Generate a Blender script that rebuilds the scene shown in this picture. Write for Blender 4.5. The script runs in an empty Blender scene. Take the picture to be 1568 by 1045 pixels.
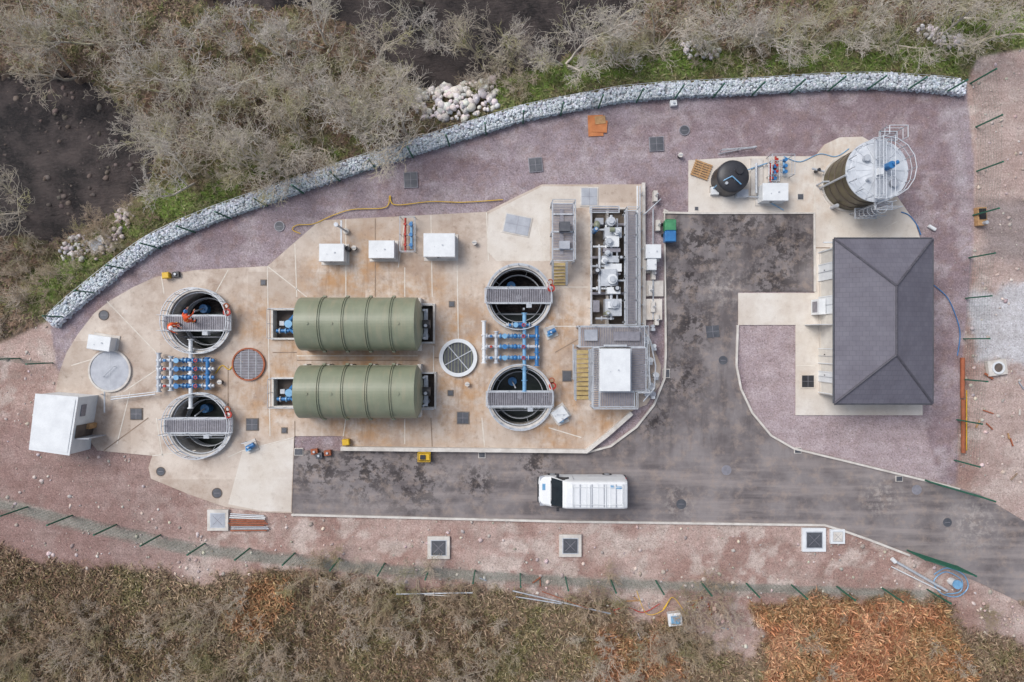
import bpy, bmesh, math, random
import numpy as np
from mathutils import Vector, Matrix
from mathutils.geometry import tessellate_polygon
random.seed(7); rng=np.random.default_rng(7)
H=45.0; S=23.0; K=1.17
scene=bpy.context.scene
def W(px,py,z=0.0):
    f=(H-z)/H
    return Vector(((px-784)/S*f,(522.5-py)/S*f,z))
def lin(v):
    v=v/255.0
    return v/12.92 if v<=0.04045 else ((v+0.055)/1.055)**2.4
def C(r,g,b,k=None):
    k=k or K
    return (min(lin(r)/k,.85),min(lin(g)/k,.85),min(lin(b)/k,.85),1)
# ------------------------------------------------------------ materials
def nn(nt,t,**kw):
    n=nt.nodes.new(t)
    for k,v in kw.items(): setattr(n,k,v)
    return n
def base_mat(name,rough,metal=0):
    m=bpy.data.materials.new(name); m.use_nodes=True
    nt=m.node_tree; b=nt.nodes['Principled BSDF']
    b.inputs['Roughness'].default_value=rough; b.inputs['Metallic'].default_value=metal
    return m,nt,b
def mixc(nt,a,b,fac,mode='MIX'):
    n=nt.nodes.new('ShaderNodeMix'); n.data_type='RGBA'; n.blend_type=mode
    for s,v in ((0,fac),(6,a),(7,b)):
        if isinstance(v,(tuple,float,int)): n.inputs[s].default_value=v
        else: nt.links.new(v,n.inputs[s])
    return n.outputs[2]
def noise(nt,vec,scale,detail=5,lo=.35,hi=.65,rough=.6):
    n=nn(nt,'ShaderNodeTexNoise'); n.inputs['Scale'].default_value=scale; n.inputs['Detail'].default_value=min(detail,6); n.inputs['Roughness'].default_value=rough
    nt.links.new(vec,n.inputs['Vector'])
    r=nn(nt,'ShaderNodeMapRange'); r.inputs[1].default_value=lo; r.inputs[2].default_value=hi
    nt.links.new(n.outputs[0],r.inputs[0]); return r.outputs[0]
def mth(nt,op,a,b=0.0):
    n=nt.nodes.new('ShaderNodeMath'); n.operation=op; n.use_clamp=False
    for i,v in enumerate((a,b)):
        if isinstance(v,(float,int)): n.inputs[i].default_value=v
        else: nt.links.new(v,n.inputs[i])
    return n.outputs[0]
def bumpn(nt,b,h,strength,dist=.05):
    n=nt.nodes.new('ShaderNodeBump'); n.inputs['Strength'].default_value=strength; n.inputs['Distance'].default_value=dist
    nt.links.new(h,n.inputs['Height']); nt.links.new(n.outputs[0],b.inputs['Normal'])
def geo(nt): return nn(nt,'ShaderNodeNewGeometry').outputs['Position']
def scaled(nt,vec,s):
    n=nt.nodes.new('ShaderNodeVectorMath'); n.operation='MULTIPLY'; nt.links.new(vec,n.inputs[0]); n.inputs[1].default_value=s
    return n.outputs[0]
def mk(name,c,c2=None,scale=2.0,rough=.7,metal=0,bump=.15,bs=25):
    m,nt,b=base_mat(name,rough,metal)
    if c2 is None: c2=tuple(x*.72 for x in c[:3])+(1,)
    p=geo(nt)
    f=noise(nt,p,scale,6,.35,.7)
    col=mixc(nt,c,c2,f)
    f2=noise(nt,p,scale*11,3,.3,.7)
    col=mixc(nt,col,tuple(x*.6 for x in c[:3])+(1,),mth(nt,'MULTIPLY',f2,.22))
    nt.links.new(col,b.inputs['Base Color'])
    if bump: bumpn(nt,b,noise(nt,p,bs,3,.2,.8),bump,.02)
    return m
def blobs(nt,p,pts):
    out=None
    for (x,y,r) in pts:
        c=W(x,y); d=nt.nodes.new('ShaderNodeVectorMath'); d.operation='DISTANCE'
        nt.links.new(p,d.inputs[0]); d.inputs[1].default_value=(c.x,c.y,0)
        mr=nn(nt,'ShaderNodeMapRange'); mr.interpolation_type='SMOOTHSTEP'
        mr.inputs[1].default_value=0; mr.inputs[2].default_value=r/S; mr.inputs[3].default_value=1; mr.inputs[4].default_value=0
        nt.links.new(d.outputs['Value'],mr.inputs[0])
        out=mr.outputs[0] if out is None else mth(nt,'MAXIMUM',out,mr.outputs[0])
    return out
def attr_mat(name,rough=.9,bump=0,spec=.2,amt=.35):
    m,nt,b=base_mat(name,rough)
    b.inputs['Specular IOR Level'].default_value=spec
    a=nn(nt,'ShaderNodeVertexColor'); a.layer_name='Col'
    p=geo(nt); f=noise(nt,p,14,4,.3,.7)
    col=mixc(nt,a.outputs[0],(.25,.22,.2,1),mth(nt,'MULTIPLY',f,amt),'MULTIPLY')
    nt.links.new(col,b.inputs['Base Color'])
    if bump: bumpn(nt,b,f,bump,.03)
    return m

M={}
def terrain_mat():
    m,nt,b=base_mat('ground_mix',.95); b.inputs['Specular IOR Level'].default_value=.15
    a=nn(nt,'ShaderNodeVertexColor'); a.layer_name='Col'; p=geo(nt)
    f1=noise(nt,p,1.1,8,.3,.7); f2=noise(nt,p,10,6,.3,.7,.75); f3=noise(nt,scaled(nt,p,(.25,1.5,1)),.9,7,.4,.7,.65)
    v=nn(nt,'ShaderNodeTexVoronoi'); v.inputs['Scale'].default_value=15; nt.links.new(p,v.inputs['Vector'])
    col=mixc(nt,a.outputs[0],(.62,.57,.54,1),mth(nt,'MULTIPLY',f1,.55),'MULTIPLY')
    col=mixc(nt,col,(.6,.56,.54,1),mth(nt,'MULTIPLY',f3,.45),'MULTIPLY')
    col=mixc(nt,col,(.42,.4,.4,1),mth(nt,'MULTIPLY',f2,.5),'MULTIPLY')
    sep=nn(nt,'ShaderNodeSeparateColor'); nt.links.new(v.outputs['Color'],sep.inputs[0])
    hi=nn(nt,'ShaderNodeMapRange'); hi.inputs[1].default_value=.6; hi.inputs[2].default_value=1.0; nt.links.new(sep.outputs[0],hi.inputs[0])
    col=mixc(nt,col,(1.5,1.5,1.55,1),mth(nt,'MULTIPLY',hi.outputs[0],.55),'MULTIPLY')
    lo=nn(nt,'ShaderNodeMapRange'); lo.inputs[1].default_value=.6; lo.inputs[2].default_value=1.0; nt.links.new(sep.outputs[1],lo.inputs[0])
    col=mixc(nt,col,(.5,.47,.48,1),mth(nt,'MULTIPLY',lo.outputs[0],.55),'MULTIPLY')
    br=mixc(nt,col,(1.42,1.46,1.5,1),1.0,'MULTIPLY')
    nt.links.new(br,b.inputs['Base Color'])
    bumpn(nt,b,mth(nt,'ADD',f2,v.outputs['Distance']),.4,.04)
    return m
M['terrain']=terrain_mat()
def concrete_mat(name,c,c2,stain=1.0):
    m,nt,b=base_mat(name,.85); p=geo(nt); b.inputs['Specular IOR Level'].default_value=.25
    f=noise(nt,p,.45,8,.35,.65); col=mixc(nt,c,c2,f)
    br=nn(nt,'ShaderNodeTexBrick'); br.inputs['Scale'].default_value=1; br.inputs['Brick Width'].default_value=3.9; br.inputs['Row Height'].default_value=4.6; br.inputs['Mortar Size'].default_value=0
    br.inputs['Color1'].default_value=(1,1,1,1); br.inputs['Color2'].default_value=(.8,.77,.75,1); nt.links.new(p,br.inputs['Vector'])
    col=mixc(nt,col,br.outputs[0],.8*min(1,stain),'MULTIPLY')
    bl=blobs(nt,p,[(420,600,110),(560,430,130),(560,547,170),(460,520,80),(560,650,140),(700,600,120),(710,500,100),(860,600,100),(860,500,80),(850,650,90),(390,490,70),(640,450,90),(1240,290,70),(1280,230,70),(1250,310,50),(300,590,70),(500,430,70),(930,640,50)])
    st=mth(nt,'MULTIPLY',mth(nt,'MULTIPLY',bl,noise(nt,p,.9,9,.38,.62,.7)),stain)
    col=mixc(nt,col,C(198,152,104),mth(nt,'MULTIPLY',st,.82))
    sv=noise(nt,scaled(nt,p,(2.2,.35,1)),1.2,7,.5,.66,.7)
    col=mixc(nt,col,C(150,114,82),mth(nt,'MULTIPLY',mth(nt,'MULTIPLY',sv,bl),.5*stain))
    gen=noise(nt,p,.35,9,.48,.66,.7)
    col=mixc(nt,col,C(178,156,140),mth(nt,'MULTIPLY',gen,.85*stain))
    wet=noise(nt,p,2.3,8,.56,.72,.72); col=mixc(nt,col,(.5,.45,.42,1),mth(nt,'MULTIPLY',wet,.6*min(1,stain+.15)),'MULTIPLY')
    sp=noise(nt,p,25,3,.35,.75); col=mixc(nt,col,(.7,.68,.66,1),mth(nt,'MULTIPLY',sp,.35),'MULTIPLY')
    nt.links.new(col,b.inputs['Base Color']); bumpn(nt,b,sp,.15,.01); return m
M['conc']=concrete_mat('stained_concrete',C(232,220,208),C(208,192,178))
M['conc2']=concrete_mat('pale_concrete',C(238,232,224),C(222,212,200),.35)
M['joint']=mk('joint_sealant',C(240,234,224),C(215,204,190),3,.8)
M['jointd']=mk('joint_dark',C(140,120,104),C(170,148,128),3,.8)
M['kerb']=mk('kerb_concrete',C(230,225,218),C(198,190,182),2,.85)
def asphalt_mat():
    m,nt,b=base_mat('asphalt_road',.9); p=geo(nt); b.inputs['Specular IOR Level'].default_value=.2
    col=mixc(nt,C(150,143,143),C(114,107,108),noise(nt,p,.35,8,.38,.62,.65))
    st=noise(nt,scaled(nt,p,(.12,1.3,1)),1.0,6,.45,.62)
    low=nn(nt,'ShaderNodeMapRange'); sx=nn(nt,'ShaderNodeSeparateXYZ'); nt.links.new(p,sx.inputs[0]); nt.links.new(sx.outputs[1],low.inputs[0])
    low.inputs[1].default_value=-6.5; low.inputs[2].default_value=-8.5
    col=mixc(nt,col,C(172,162,159),mth(nt,'MULTIPLY',mth(nt,'MULTIPLY',st,low.outputs[0]),.6))
    st2=noise(nt,scaled(nt,p,(1.3,.2,1)),1.0,6,.48,.62); up_=mth(nt,'SUBTRACT',1.0,low.outputs[0])
    col=mixc(nt,col,C(92,85,86),mth(nt,'MULTIPLY',mth(nt,'MULTIPLY',st2,up_),.5))
    bl=blobs(nt,p,[(1075,375,95),(1200,370,90),(1180,425,75),(1130,340,80),(1050,430,75),(1055,500,70),(1045,580,65),(490,715,80),(560,715,95),(630,730,95),(730,740,50),(1000,640,50),(820,712,50)])
    dk=mth(nt,'MULTIPLY',bl,noise(nt,p,1.1,9,.47,.54,.78))
    col=mixc(nt,col,C(60,55,56),mth(nt,'MULTIPLY',dk,.88))
    dust=noise(nt,p,1.3,9,.5,.64,.72); col=mixc(nt,col,C(178,160,148),mth(nt,'MULTIPLY',dust,.45))
    b2=blobs(nt,p,[(1490,800,70),(1350,760,50),(1180,620,50),(1110,440,50),(1040,770,40)])
    col=mixc(nt,col,C(196,187,181),mth(nt,'MULTIPLY',mth(nt,'MULTIPLY',b2,noise(nt,p,2.4,7,.48,.6,.7)),.6))
    sp=noise(nt,p,30,3,.3,.75); col=mixc(nt,col,(.6,.6,.6,1),mth(nt,'MULTIPLY',sp,.5),'MULTIPLY')
    nt.links.new(col,b.inputs['Base Color']); bumpn(nt,b,sp,.3,.01); return m
M['asph']=asphalt_mat()
M['galv']=mk('galvanised_steel',C(212,216,222),C(180,186,194),4,.5,.2,.05)
M['galvd']=mk('grating_steel',C(164,162,170),C(136,134,142),4,.55,.3,.05)
M['dark']=mk('dark_void',C(45,43,46),C(32,30,33),3,.9)
M['pitfloor']=mk('pit_floor',C(118,106,98),C(84,76,72),2,.9)
M['pitlight']=mk('channel_floor',C(150,138,126),C(110,100,92),2,.9)
M['white']=mk('white_gloss_panel',C(242,245,247),C(224,227,230),1.5,.45,0,.03)
M['cream']=mk('cream_render',C(234,229,220),C(212,206,197),1.5,.85)
M['blue']=mk('blue_painted_metal',C(66,136,196),C(50,110,170),3,.4,.1,.03)
M['lblue']=mk('pale_blue_pipe',C(140,190,226),C(108,162,206),3,.4,.1,.03)
M['red']=mk('red_paint',C(196,62,45),C(168,45,35),3,.5)
M['yellow']=mk('yellow_paint',C(238,196,50),C(218,170,40),3,.5)
M['ystair']=mk('yellow_grp_tread',C(212,188,132),C(180,155,102),4,.7)
M['orange']=mk('orange_hi_vis',C(240,95,40),C(220,75,30),6,.7)
M['green']=mk('fence_green',C(44,112,90),C(34,90,72),3,.5)
M['gbin']=mk('green_plastic',C(80,158,110),C(60,130,92),3,.5)
M['black']=mk('black_plastic',C(58,58,64),C(44,44,48),3,.45)
M['rubber']=mk('tyre_rubber',C(40,40,42),C(30,30,32),6,.85)
M['glass']=mk('dark_glass',C(40,50,58),C(30,38,46),3,.12,0,0)
M['wood']=mk('timber',C(200,160,115),C(170,130,90),5,.85)
M['ply']=mk('orange_plywood',C(214,140,88),C(190,115,70),2,.8)
M['rust']=mk('rusty_steel',C(180,105,72),C(150,85,60),3,.8)
M['brown']=mk('silo_shell',C(112,102,74),C(66,60,46),.9,.35,.1,.03)
M['skin']=mk('skin',C(214,165,140),C(205,150,125),8,.6)
M['silotop']=mk('silo_roof_steel',C(228,232,238),C(204,210,218),3,.5,.05,.05)
def roof_mat():
    m,nt,b=base_mat('slate_roof',.7); p=geo(nt)
    col=mixc(nt,C(118,116,127),C(104,101,112),noise(nt,p,.8,7,.3,.7))
    w=nn(nt,'ShaderNodeTexBrick'); w.inputs['Scale'].default_value=1; w.inputs['Brick Width'].default_value=.33; w.inputs['Row Height'].default_value=.3
    w.inputs['Mortar Size'].default_value=.01; w.inputs['Color1'].default_value=(1,1,1,1); w.inputs['Color2'].default_value=(.9,.9,.92,1); w.inputs['Mortar'].default_value=(.7,.7,.7,1)
    nt.links.new(p,w.inputs['Vector'])
    col=mixc(nt,col,w.outputs[0],1.0,'MULTIPLY'); nt.links.new(col,b.inputs['Base Color']); bumpn(nt,b,w.outputs[1],.25,.02); return m
M['slate']=roof_mat()
def gtank_mat():
    m,nt,b=base_mat('green_grp_tank',.36); p=geo(nt)
    col=mixc(nt,C(146,151,128),C(128,134,112),noise(nt,p,.8,6,.3,.7))
    col=mixc(nt,col,C(164,155,130),mth(nt,'MULTIPLY',noise(nt,scaled(nt,p,(3,.4,1)),1,6,.48,.7),.5))
    nt.links.new(col,b.inputs['Base Color']); return m
M['gtank']=gtank_mat()
def water_mat(name,c,c2,bump,scale,rough):
    m,nt,b=base_mat(name,rough); p=geo(nt); b.inputs['Specular IOR Level'].default_value=.35
    n=noise(nt,scaled(nt,p,(1,2.2,1)),scale,8,.3,.7,.72)
    col=mixc(nt,c,c2,noise(nt,p,.35,9,.42,.62,.7)); col=mixc(nt,col,c2,mth(nt,'MULTIPLY',noise(nt,scaled(nt,p,(1,1.7,1)),3,7,.5,.7,.75),.6)); nt.links.new(col,b.inputs['Base Color'])
    bumpn(nt,b,n,bump,.15); return m
M['river']=water_mat('river_water',C(46,42,44),C(98,88,86),.9,2.6,.26)
M['sludge']=water_mat('tank_water',C(44,52,50),C(60,68,64),.1,1,.12)
M['attr']=attr_mat('stone_mix',.9,.2); M['leaf']=attr_mat('undergrowth_mix',.95,0,.1,.15)
def bark_mat(name,c,c2,c3):
    m,nt,b=base_mat(name,.95); b.inputs['Specular IOR Level'].default_value=.1
    oi=nn(nt,'ShaderNodeObjectInfo'); col=mixc(nt,c,c2,oi.outputs['Random']); p=geo(nt)
    col=mixc(nt,col,c3,mth(nt,'MULTIPLY',noise(nt,p,.5,5,.5,.66),.75))
    nt.links.new(col,b.inputs['Base Color']); return m
M['bark']=bark_mat('bare_bark',C(224,216,208),C(206,194,178),C(180,176,114)); M['bark2']=bark_mat('scrub_bark',C(216,202,186),C(192,170,146),C(154,154,100))

# ------------------------------------------------------------ mesh builder
class MB:
    def __init__(s,name): s.n=name; s.v=[]; s.f=[]; s.m=[]; s.ml=[]; s.sm=[]
    def mi(s,m):
        m=M[m]
        if m not in s.ml: s.ml.append(m)
        return s.ml.index(m)
    def add(s,vs,fs,m,sm=False):
        o=len(s.v); s.v+= [tuple(v) for v in vs]; i=s.mi(m)
        for f in fs: s.f.append([o+k for k in f]); s.m.append(i); s.sm.append(sm)
    def box(s,x0,x1,y0,y1,z0,z1,m,rot=0,inset=0):
        cx,cy=(x0+x1)/2,(y0+y1)/2; hx,hy=abs(x1-x0)/2,abs(y1-y0)/2; c,n=math.cos(rot),math.sin(rot); vs=[]
        for z,i in ((z0,0),(z1,inset)):
            for a,b in ((-1,-1),(1,-1),(1,1),(-1,1)):
                dx,dy=a*(hx-i),b*(hy-i); vs.append((cx+dx*c-dy*n,cy+dx*n+dy*c,z))
        s.add(vs,[(0,3,2,1),(4,5,6,7),(0,1,5,4),(1,2,6,5),(2,3,7,6),(3,0,4,7)],m)
    def pb(s,x0,y0,x1,y1,z0,z1,m,rot=0,inset=0):
        a=W(x0,y0,z1); b=W(x1,y1,z1); s.box(min(a.x,b.x),max(a.x,b.x),min(a.y,b.y),max(a.y,b.y),z0,z1,m,rot,inset)
    def cyl(s,p0,p1,r,m,n=10,r1=None,cap=True):
        p0=Vector(p0); p1=Vector(p1); r1=r if r1 is None else r1; d=(p1-p0)
        if d.length<1e-6: return
        d.normalize(); u=d.orthogonal().normalized(); w=d.cross(u); vs=[]
        for p,q in ((p0,r),(p1,r1)):
            for i in range(n):
                a=2*math.pi*i/n; vs.append(p+(u*math.cos(a)+w*math.sin(a))*q)
        s.add(vs,[(i,(i+1)%n,n+(i+1)%n,n+i) for i in range(n)],m,n>6)
        if cap: s.add(vs,[tuple(range(n))[::-1],tuple(range(n,2*n))],m)
    def tube(s,pts,r,m,n=6):
        for a,b in zip(pts[:-1],pts[1:]): s.cyl(a,b,r,m,n)
    def prism(s,poly,z0,z1,m,holes=()):
        loops=[[Vector((p[0],p[1],0)) for p in poly]]+[[Vector((p[0],p[1],0)) for p in h] for h in holes]
        tr=tessellate_polygon(loops); flat=[p for l in loops for p in l]; fs=[]
        for t in tr:
            a,b,c=[flat[i] for i in t]
            fs.append(t if (b-a).cross(c-a).z>0 else t[::-1])
        s.add([(p.x,p.y,z1) for p in flat],fs,m)
        if z0<z1:
            for l in loops:
                n=len(l); s.add([(p.x,p.y,z0) for p in l]+[(p.x,p.y,z1) for p in l],[(i,(i+1)%n,n+(i+1)%n,n+i) for i in range(n)],m)
    def ring(s,c,r0,r1,z0,z1,m,n=56):
        vs=[]
        for r,z in ((r0,z0),(r1,z0),(r1,z1),(r0,z1)):
            for i in range(n):
                a=2*math.pi*i/n; vs.append((c[0]+r*math.cos(a),c[1]+r*math.sin(a),z))
        fs=[]
        for k in range(4):
            k2=(k+1)%4
            for i in range(n): j=(i+1)%n; fs.append((k*n+i,k*n+j,k2*n+j,k2*n+i))
        s.add(vs,fs,m)
    def sph(s,c,r,m,nu=14,nv=8,lo=-1.0):
        if isinstance(r,(int,float)): r=(r,r,r)
        vs=[];fs=[]
        t0=math.asin(max(-1,lo))
        for j in range(nv+1):
            t=t0+(math.pi/2-t0)*j/nv
            for i in range(nu):
                a=2*math.pi*i/nu; vs.append((c[0]+r[0]*math.cos(t)*math.cos(a),c[1]+r[1]*math.cos(t)*math.sin(a),c[2]+r[2]*math.sin(t)))
        for j in range(nv):
            for i in range(nu): k=(i+1)%nu; fs.append((j*nu+i,j*nu+k,(j+1)*nu+k,(j+1)*nu+i))
        s.add(vs,fs,m,True)
    def rail(s,pts,h=1.1,z=0,m='galv',step=1.1,r=.024,closed=False):
        pts=[Vector((p[0],p[1],z)) for p in pts]
        if closed: pts=pts+[pts[0]]
        up=Vector((0,0,1))
        for a,b in zip(pts[:-1],pts[1:]):
            s.cyl(a+up*h,b+up*h,r,m,6); s.cyl(a+up*h*.52,b+up*h*.52,r*.8,m,5)
            n=max(1,round((b-a).length/step))
            for i in range(n+1):
                p=a.lerp(b,i/n); s.cyl(p,p+up*h,r,m,5)
    def grating(s,x0,x1,y0,y1,z,m='galvd',step=.14,w=.07,frame='galv',along='x'):
        s.box(x0,x1,y0,y0+.06,z-.14,z,frame); s.box(x0,x1,y1-.06,y1,z-.14,z,frame)
        s.box(x0,x0+.06,y0+.06,y1-.06,z-.14,z,frame); s.box(x1-.06,x1,y0+.06,y1-.06,z-.14,z,frame)
        if along=='x':
            y=y0+.1
            while y<y1-.1: s.box(x0+.06,x1-.06,y,y+w,z-.04,z-.006,m); y+=step
        else:
            x=x0+.1
            while x<x1-.1: s.box(x,x+w,y0+.06,y1-.06,z-.04,z-.006,m); x+=step
    def build(s,parent=None,bevel=0,name=None):
        me=bpy.data.meshes.new(s.n); v=np.array(s.v,dtype=float)
        c=Vector(((v[:,0].min()+v[:,0].max())/2,(v[:,1].min()+v[:,1].max())/2,v[:,2].min()))
        me.from_pydata([(a-c.x,b-c.y,d-c.z) for a,b,d in s.v],[],s.f)
        for m in s.ml: me.materials.append(m)
        me.polygons.foreach_set('material_index',s.m); me.polygons.foreach_set('use_smooth',s.sm); me.update()
        o=bpy.data.objects.new(s.n,me); scene.collection.objects.link(o)
        o.location=c if parent is None else c-Vector(parent.location)
        if parent is not None: o.parent=parent
        if bevel:
            b=o.modifiers.new('bevel','BEVEL'); b.width=bevel; b.segments=2; b.limit_method='ANGLE'
        return o
def empty(name,loc):
    o=bpy.data.objects.new(name,None); scene.collection.objects.link(o); o.location=loc; o.empty_display_size=.3; return o
def PP(l,z=0): return [tuple(W(a,b,z))[:2] for a,b in l]
def circ(c,r,n=56): return [(c[0]+r*math.cos(2*math.pi*i/n),c[1]+r*math.sin(2*math.pi*i/n)) for i in range(n)]

# ------------------------------------------------------------ layout (survey plan, 23 units per metre)
GAB=[(76,494),(100,470),(150,430),(190,398),(230,370),(280,346),(330,326),(430,291),(520,260),(620,228),(720,197),(800,172),(880,156),(950,143),(1030,136),(1150,131),(1270,123),(1350,122),(1440,128),(1480,133)]
TANKS=[(308,492,2.12),(310,650,2.12),(794,456,2.12),(796,607,2.12)]
PITS=[(419,475,459,518),(420,580,460,622),(640,468,664,524),(640,572,666,624),(906,322,957,498)]
SLAB=[(86,597),(92,570),(103,540),(120,512),(145,480),(170,460),(205,440),(240,424),(300,414),(410,408),(490,338),(610,332),(745,325),(790,302),(830,283),(985,283),(987,500),(1000,530),(1012,560),(1010,590),(990,620),(970,628),(910,682),(897,689),(525,684),(525,668),(451,668),(447,786),(400,784),(345,776),(290,757),(232,733),(228,716),(234,698),(150,690),(110,640),(86,620)]
ROAD=[(450,690),(897,694),(935,684),(975,655),(1003,620),(1018,580),(1020,540),(1018,326),(1246,326),(1246,447),(1130,447),(1128,560),(1135,595),(1152,630),(1180,665),(1215,685),(1290,703),(1380,725),(1450,742),(1500,757),(1568,798),(1700,870),(2100,1100),(3000,1500),(3000,1700),(2100,1230),(1700,990),(1568,925),(1500,893),(1400,850),(1330,825),(1290,812),(1262,803),(850,796),(447,787)]
SLAB2=[(1054,246),(1150,240),(1248,240),(1262,222),(1285,211),(1320,210),(1345,225),(1372,300),(1400,340),(1408,365),(1412,636),(1218,636),(1218,498),(1130,498),(1130,449),(1247,449),(1247,327),(1054,326)]

# ------------------------------------------------------------ numpy noise + zones
LAT={}
def vnoise(x,y,seed):
    if seed not in LAT: LAT[seed]=np.random.default_rng(seed).random((256,256))
    r=LAT[seed]; xi=np.floor(x).astype(int); yi=np.floor(y).astype(int)
    fx=x-xi; fy=y-yi; fx=fx*fx*(3-2*fx); fy=fy*fy*(3-2*fy)
    a=r[xi%256,yi%256]; b=r[(xi+1)%256,yi%256]; c=r[xi%256,(yi+1)%256]; d=r[(xi+1)%256,(yi+1)%256]
    return (a*(1-fx)+b*fx)*(1-fy)+(c*(1-fx)+d*fx)*fy
def fbm(x,y,s,seed,o=5):
    t=0;a=.5;n=0
    for i in range(o): t=t+a*vnoise(x*s+17*i,y*s+31*i,seed+i); n+=a; a*=.6; s*=2.03
    return t/n
def sdp(px,py,poly):
    d=np.full(px.shape,1e9); ins=np.zeros(px.shape,bool); n=len(poly)
    for i in range(n):
        ax,ay=poly[i]; bx,by=poly[(i+1)%n]; ex,ey=bx-ax,by-ay
        t=np.clip(((px-ax)*ex+(py-ay)*ey)/(ex*ex+ey*ey+1e-9),0,1)
        d=np.minimum(d,(px-ax-t*ex)**2+(py-ay-t*ey)**2)
        cnd=((ay>py)!=(by>py))
        if ey!=0: ins^=cnd&(px<(bx-ax)*(py-ay)/ey+ax)
    d=np.sqrt(d); return np.where(ins,d,-d)
def sst(x,a,b):
    t=np.clip((x-a)/(b-a),0,1); return t*t*(3-2*t)
RS=GAB+[(1500,90),(1568,78),(3000,40),(60000,0),(60000,-60000),(-60000,-60000),(-60000,560),(-300,560),(0,530),(40,512)]
GRAV=GAB+[(1492,250),(1490,400),(1475,540),(1465,745),(1240,700),(900,700),(450,690),(110,600),(86,560)]
RIV1=[(-600,60),(0,90),(120,100),(190,160),(225,230),(215,290),(150,325),(70,372),(0,365),(-600,420)]
RIV2=[(225,-600),(300,0),(440,-5),(520,20),(560,70),(640,140),(760,112),(860,92),(930,40),(1000,0),(1080,-600)]
VEGB=[(-60000,800),(0,838),(150,862),(300,885),(450,868),(620,905),(790,905),(950,925),(1060,965),(1100,1000),(1150,1000),(1160,925),(1440,915),(1480,960),(1600,1000),(60000,1400),(60000,60000),(-60000,60000)]
BRK=[(1150,925),(1300,912),(1440,925),(1490,1000),(1520,1200),(1180,1200),(1165,990)]
BRK2=[(900,960),(1010,935),(1060,985),(1080,1040),(1080,1200),(880,1200)]
BRK3=[(380,880),(455,872),(450,930),(400,990),(330,960)]
DRAIN=[(-400,725),(0,762),(120,792),(300,835),(600,866),(900,884),(1420,904),(1420,918),(900,900),(600,882),(300,852),(120,812),(0,782),(-400,745)]
def cl(r,g,b): return np.array(C(r,g,b)[:3])
def zones(X,Y):
    px=784+X*S; py=522.5-Y*S
    wz=(fbm(X,Y,.35,3)-.5)*70; wf=(fbm(X,Y,1.3,11)-.5)*30
    f1=fbm(X,Y,.25,21); f2=fbm(X,Y,.8,31); f3=fbm(X,Y,2.5,41)
    def L(c,col,m): return c*(1-m[...,None])+col*m[...,None]
    col=np.zeros(X.shape+(3,))+cl(184,160,150)
    col=L(col,cl(156,126,116),sst(f1,.42,.6)*.8); col=L(col,cl(206,192,182),sst(f2,.52,.66)*.65)
    col=L(col,cl(168,154,144),sst(f3,.52,.66)*.4)
    lf=sst(380-px+wz,0,200)*sst(py,600,680); col=L(col,cl(146,120,114),lf*.75)
    rt=sst(px,1485,1510); col=L(col,cl(186,168,160),rt*.55)
    gp=sst(sdp(px,py,[(1478,455),(1568,430),(1700,430),(1700,560),(1568,565),(1500,550)])+wf,-8,8); col=L(col,cl(196,196,198),gp*.85)
    dk=sst(sdp(px,py,[(1500,310),(1568,300),(1700,300),(1700,400),(1568,410),(1510,400)])+wf,-10,15); col=L(col,cl(138,128,126),dk*.7)
    g=sst(sdp(px,py,GRAV),-2,2); gc=cl(160,146,150)+0*col
    gc=L(gc,cl(140,121,124),sst(f1,.4,.65)*.75); gc=L(gc,cl(180,168,169),sst(f2,.5,.66)*.6); gc=L(gc,cl(150,126,118),sst(f3,.52,.66)*.35); col=L(col,gc,g)
    gl=sst(sdp(px,py,[(1440,170),(1478,160),(1482,330),(1462,300)])+wf,-10,20); col=L(col,cl(184,176,178),gl*.6)
    pk=sst(sdp(px,py,[(1128,497),(1218,497),(1218,636),(1412,636),(1440,740),(1215,690),(1150,640)]),-2,3); col=L(col,cl(184,168,168),pk*.6)
    dr=sst(sdp(px,py,DRAIN)+wf*.3,-3,4); col=L(col,cl(152,148,138),dr*.85)
    vb=sst(sdp(px,py,VEGB)+wz*.6+wf,-10,14)
    br=np.maximum(sst(sdp(px,py,BRK)+wf+wz*.4,-8,12),.75*np.maximum(sst(sdp(px,py,BRK2)+wf+wz,-8,30),sst(sdp(px,py,BRK3)+wf,-8,20)))
    vc=np.zeros(col.shape)+cl(142,124,104); vc=L(vc,cl(112,114,70),sst(f2,.5,.62)*.7); vc=L(vc,cl(174,152,128),sst(f3,.5,.68)*.65); vc=L(vc,cl(112,90,76),sst(f1,.5,.62)*.6)
    col=L(col,vc,vb)
    bc=np.zeros(col.shape)+cl(184,130,98); bc=L(bc,cl(142,94,70),sst(f3,.5,.6)*.7); bc=L(bc,cl(206,168,136),sst(f2,.5,.62)*.65); bc=L(bc,cl(130,118,76),sst(f1,.5,.6)*.6)
    col=L(col,bc,br); vb=np.maximum(vb,br)
    sd=sdp(px,py,RS); up=sst(sd,0,6)
    uc=np.zeros(col.shape)+cl(128,112,98); uc=L(uc,cl(102,110,64),sst(f2,.5,.64)*.6); uc=L(uc,cl(144,116,98),sst(f3,.5,.66)*.6)
    gs=sst(60-np.abs(sd-45)+wf,0,50)*sst(f1,.36,.52); uc=L(uc,cl(100,134,52),gs*.7)
    col=L(col,uc,up)
    r=np.maximum(sst(sdp(px,py,RIV1)+wf,-6,22),sst(sdp(px,py,RIV2)+wf,-6,22))
    col=L(col,cl(92,82,76),r)
    Z=-1.3*sst(sd,12,95)-1.2*r*up+(f2-.5)*.5*up*sst(sd,15,60)
    Z=Z-np.clip(f2,0,1)*.05*(1-up)
    Z=Z+(f2-.4)*.35*vb*(1-up)*sst(sdp(px,py,VEGB),0,60)
    return col,Z,up,vb,br,r,g,sd,px,py
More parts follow.
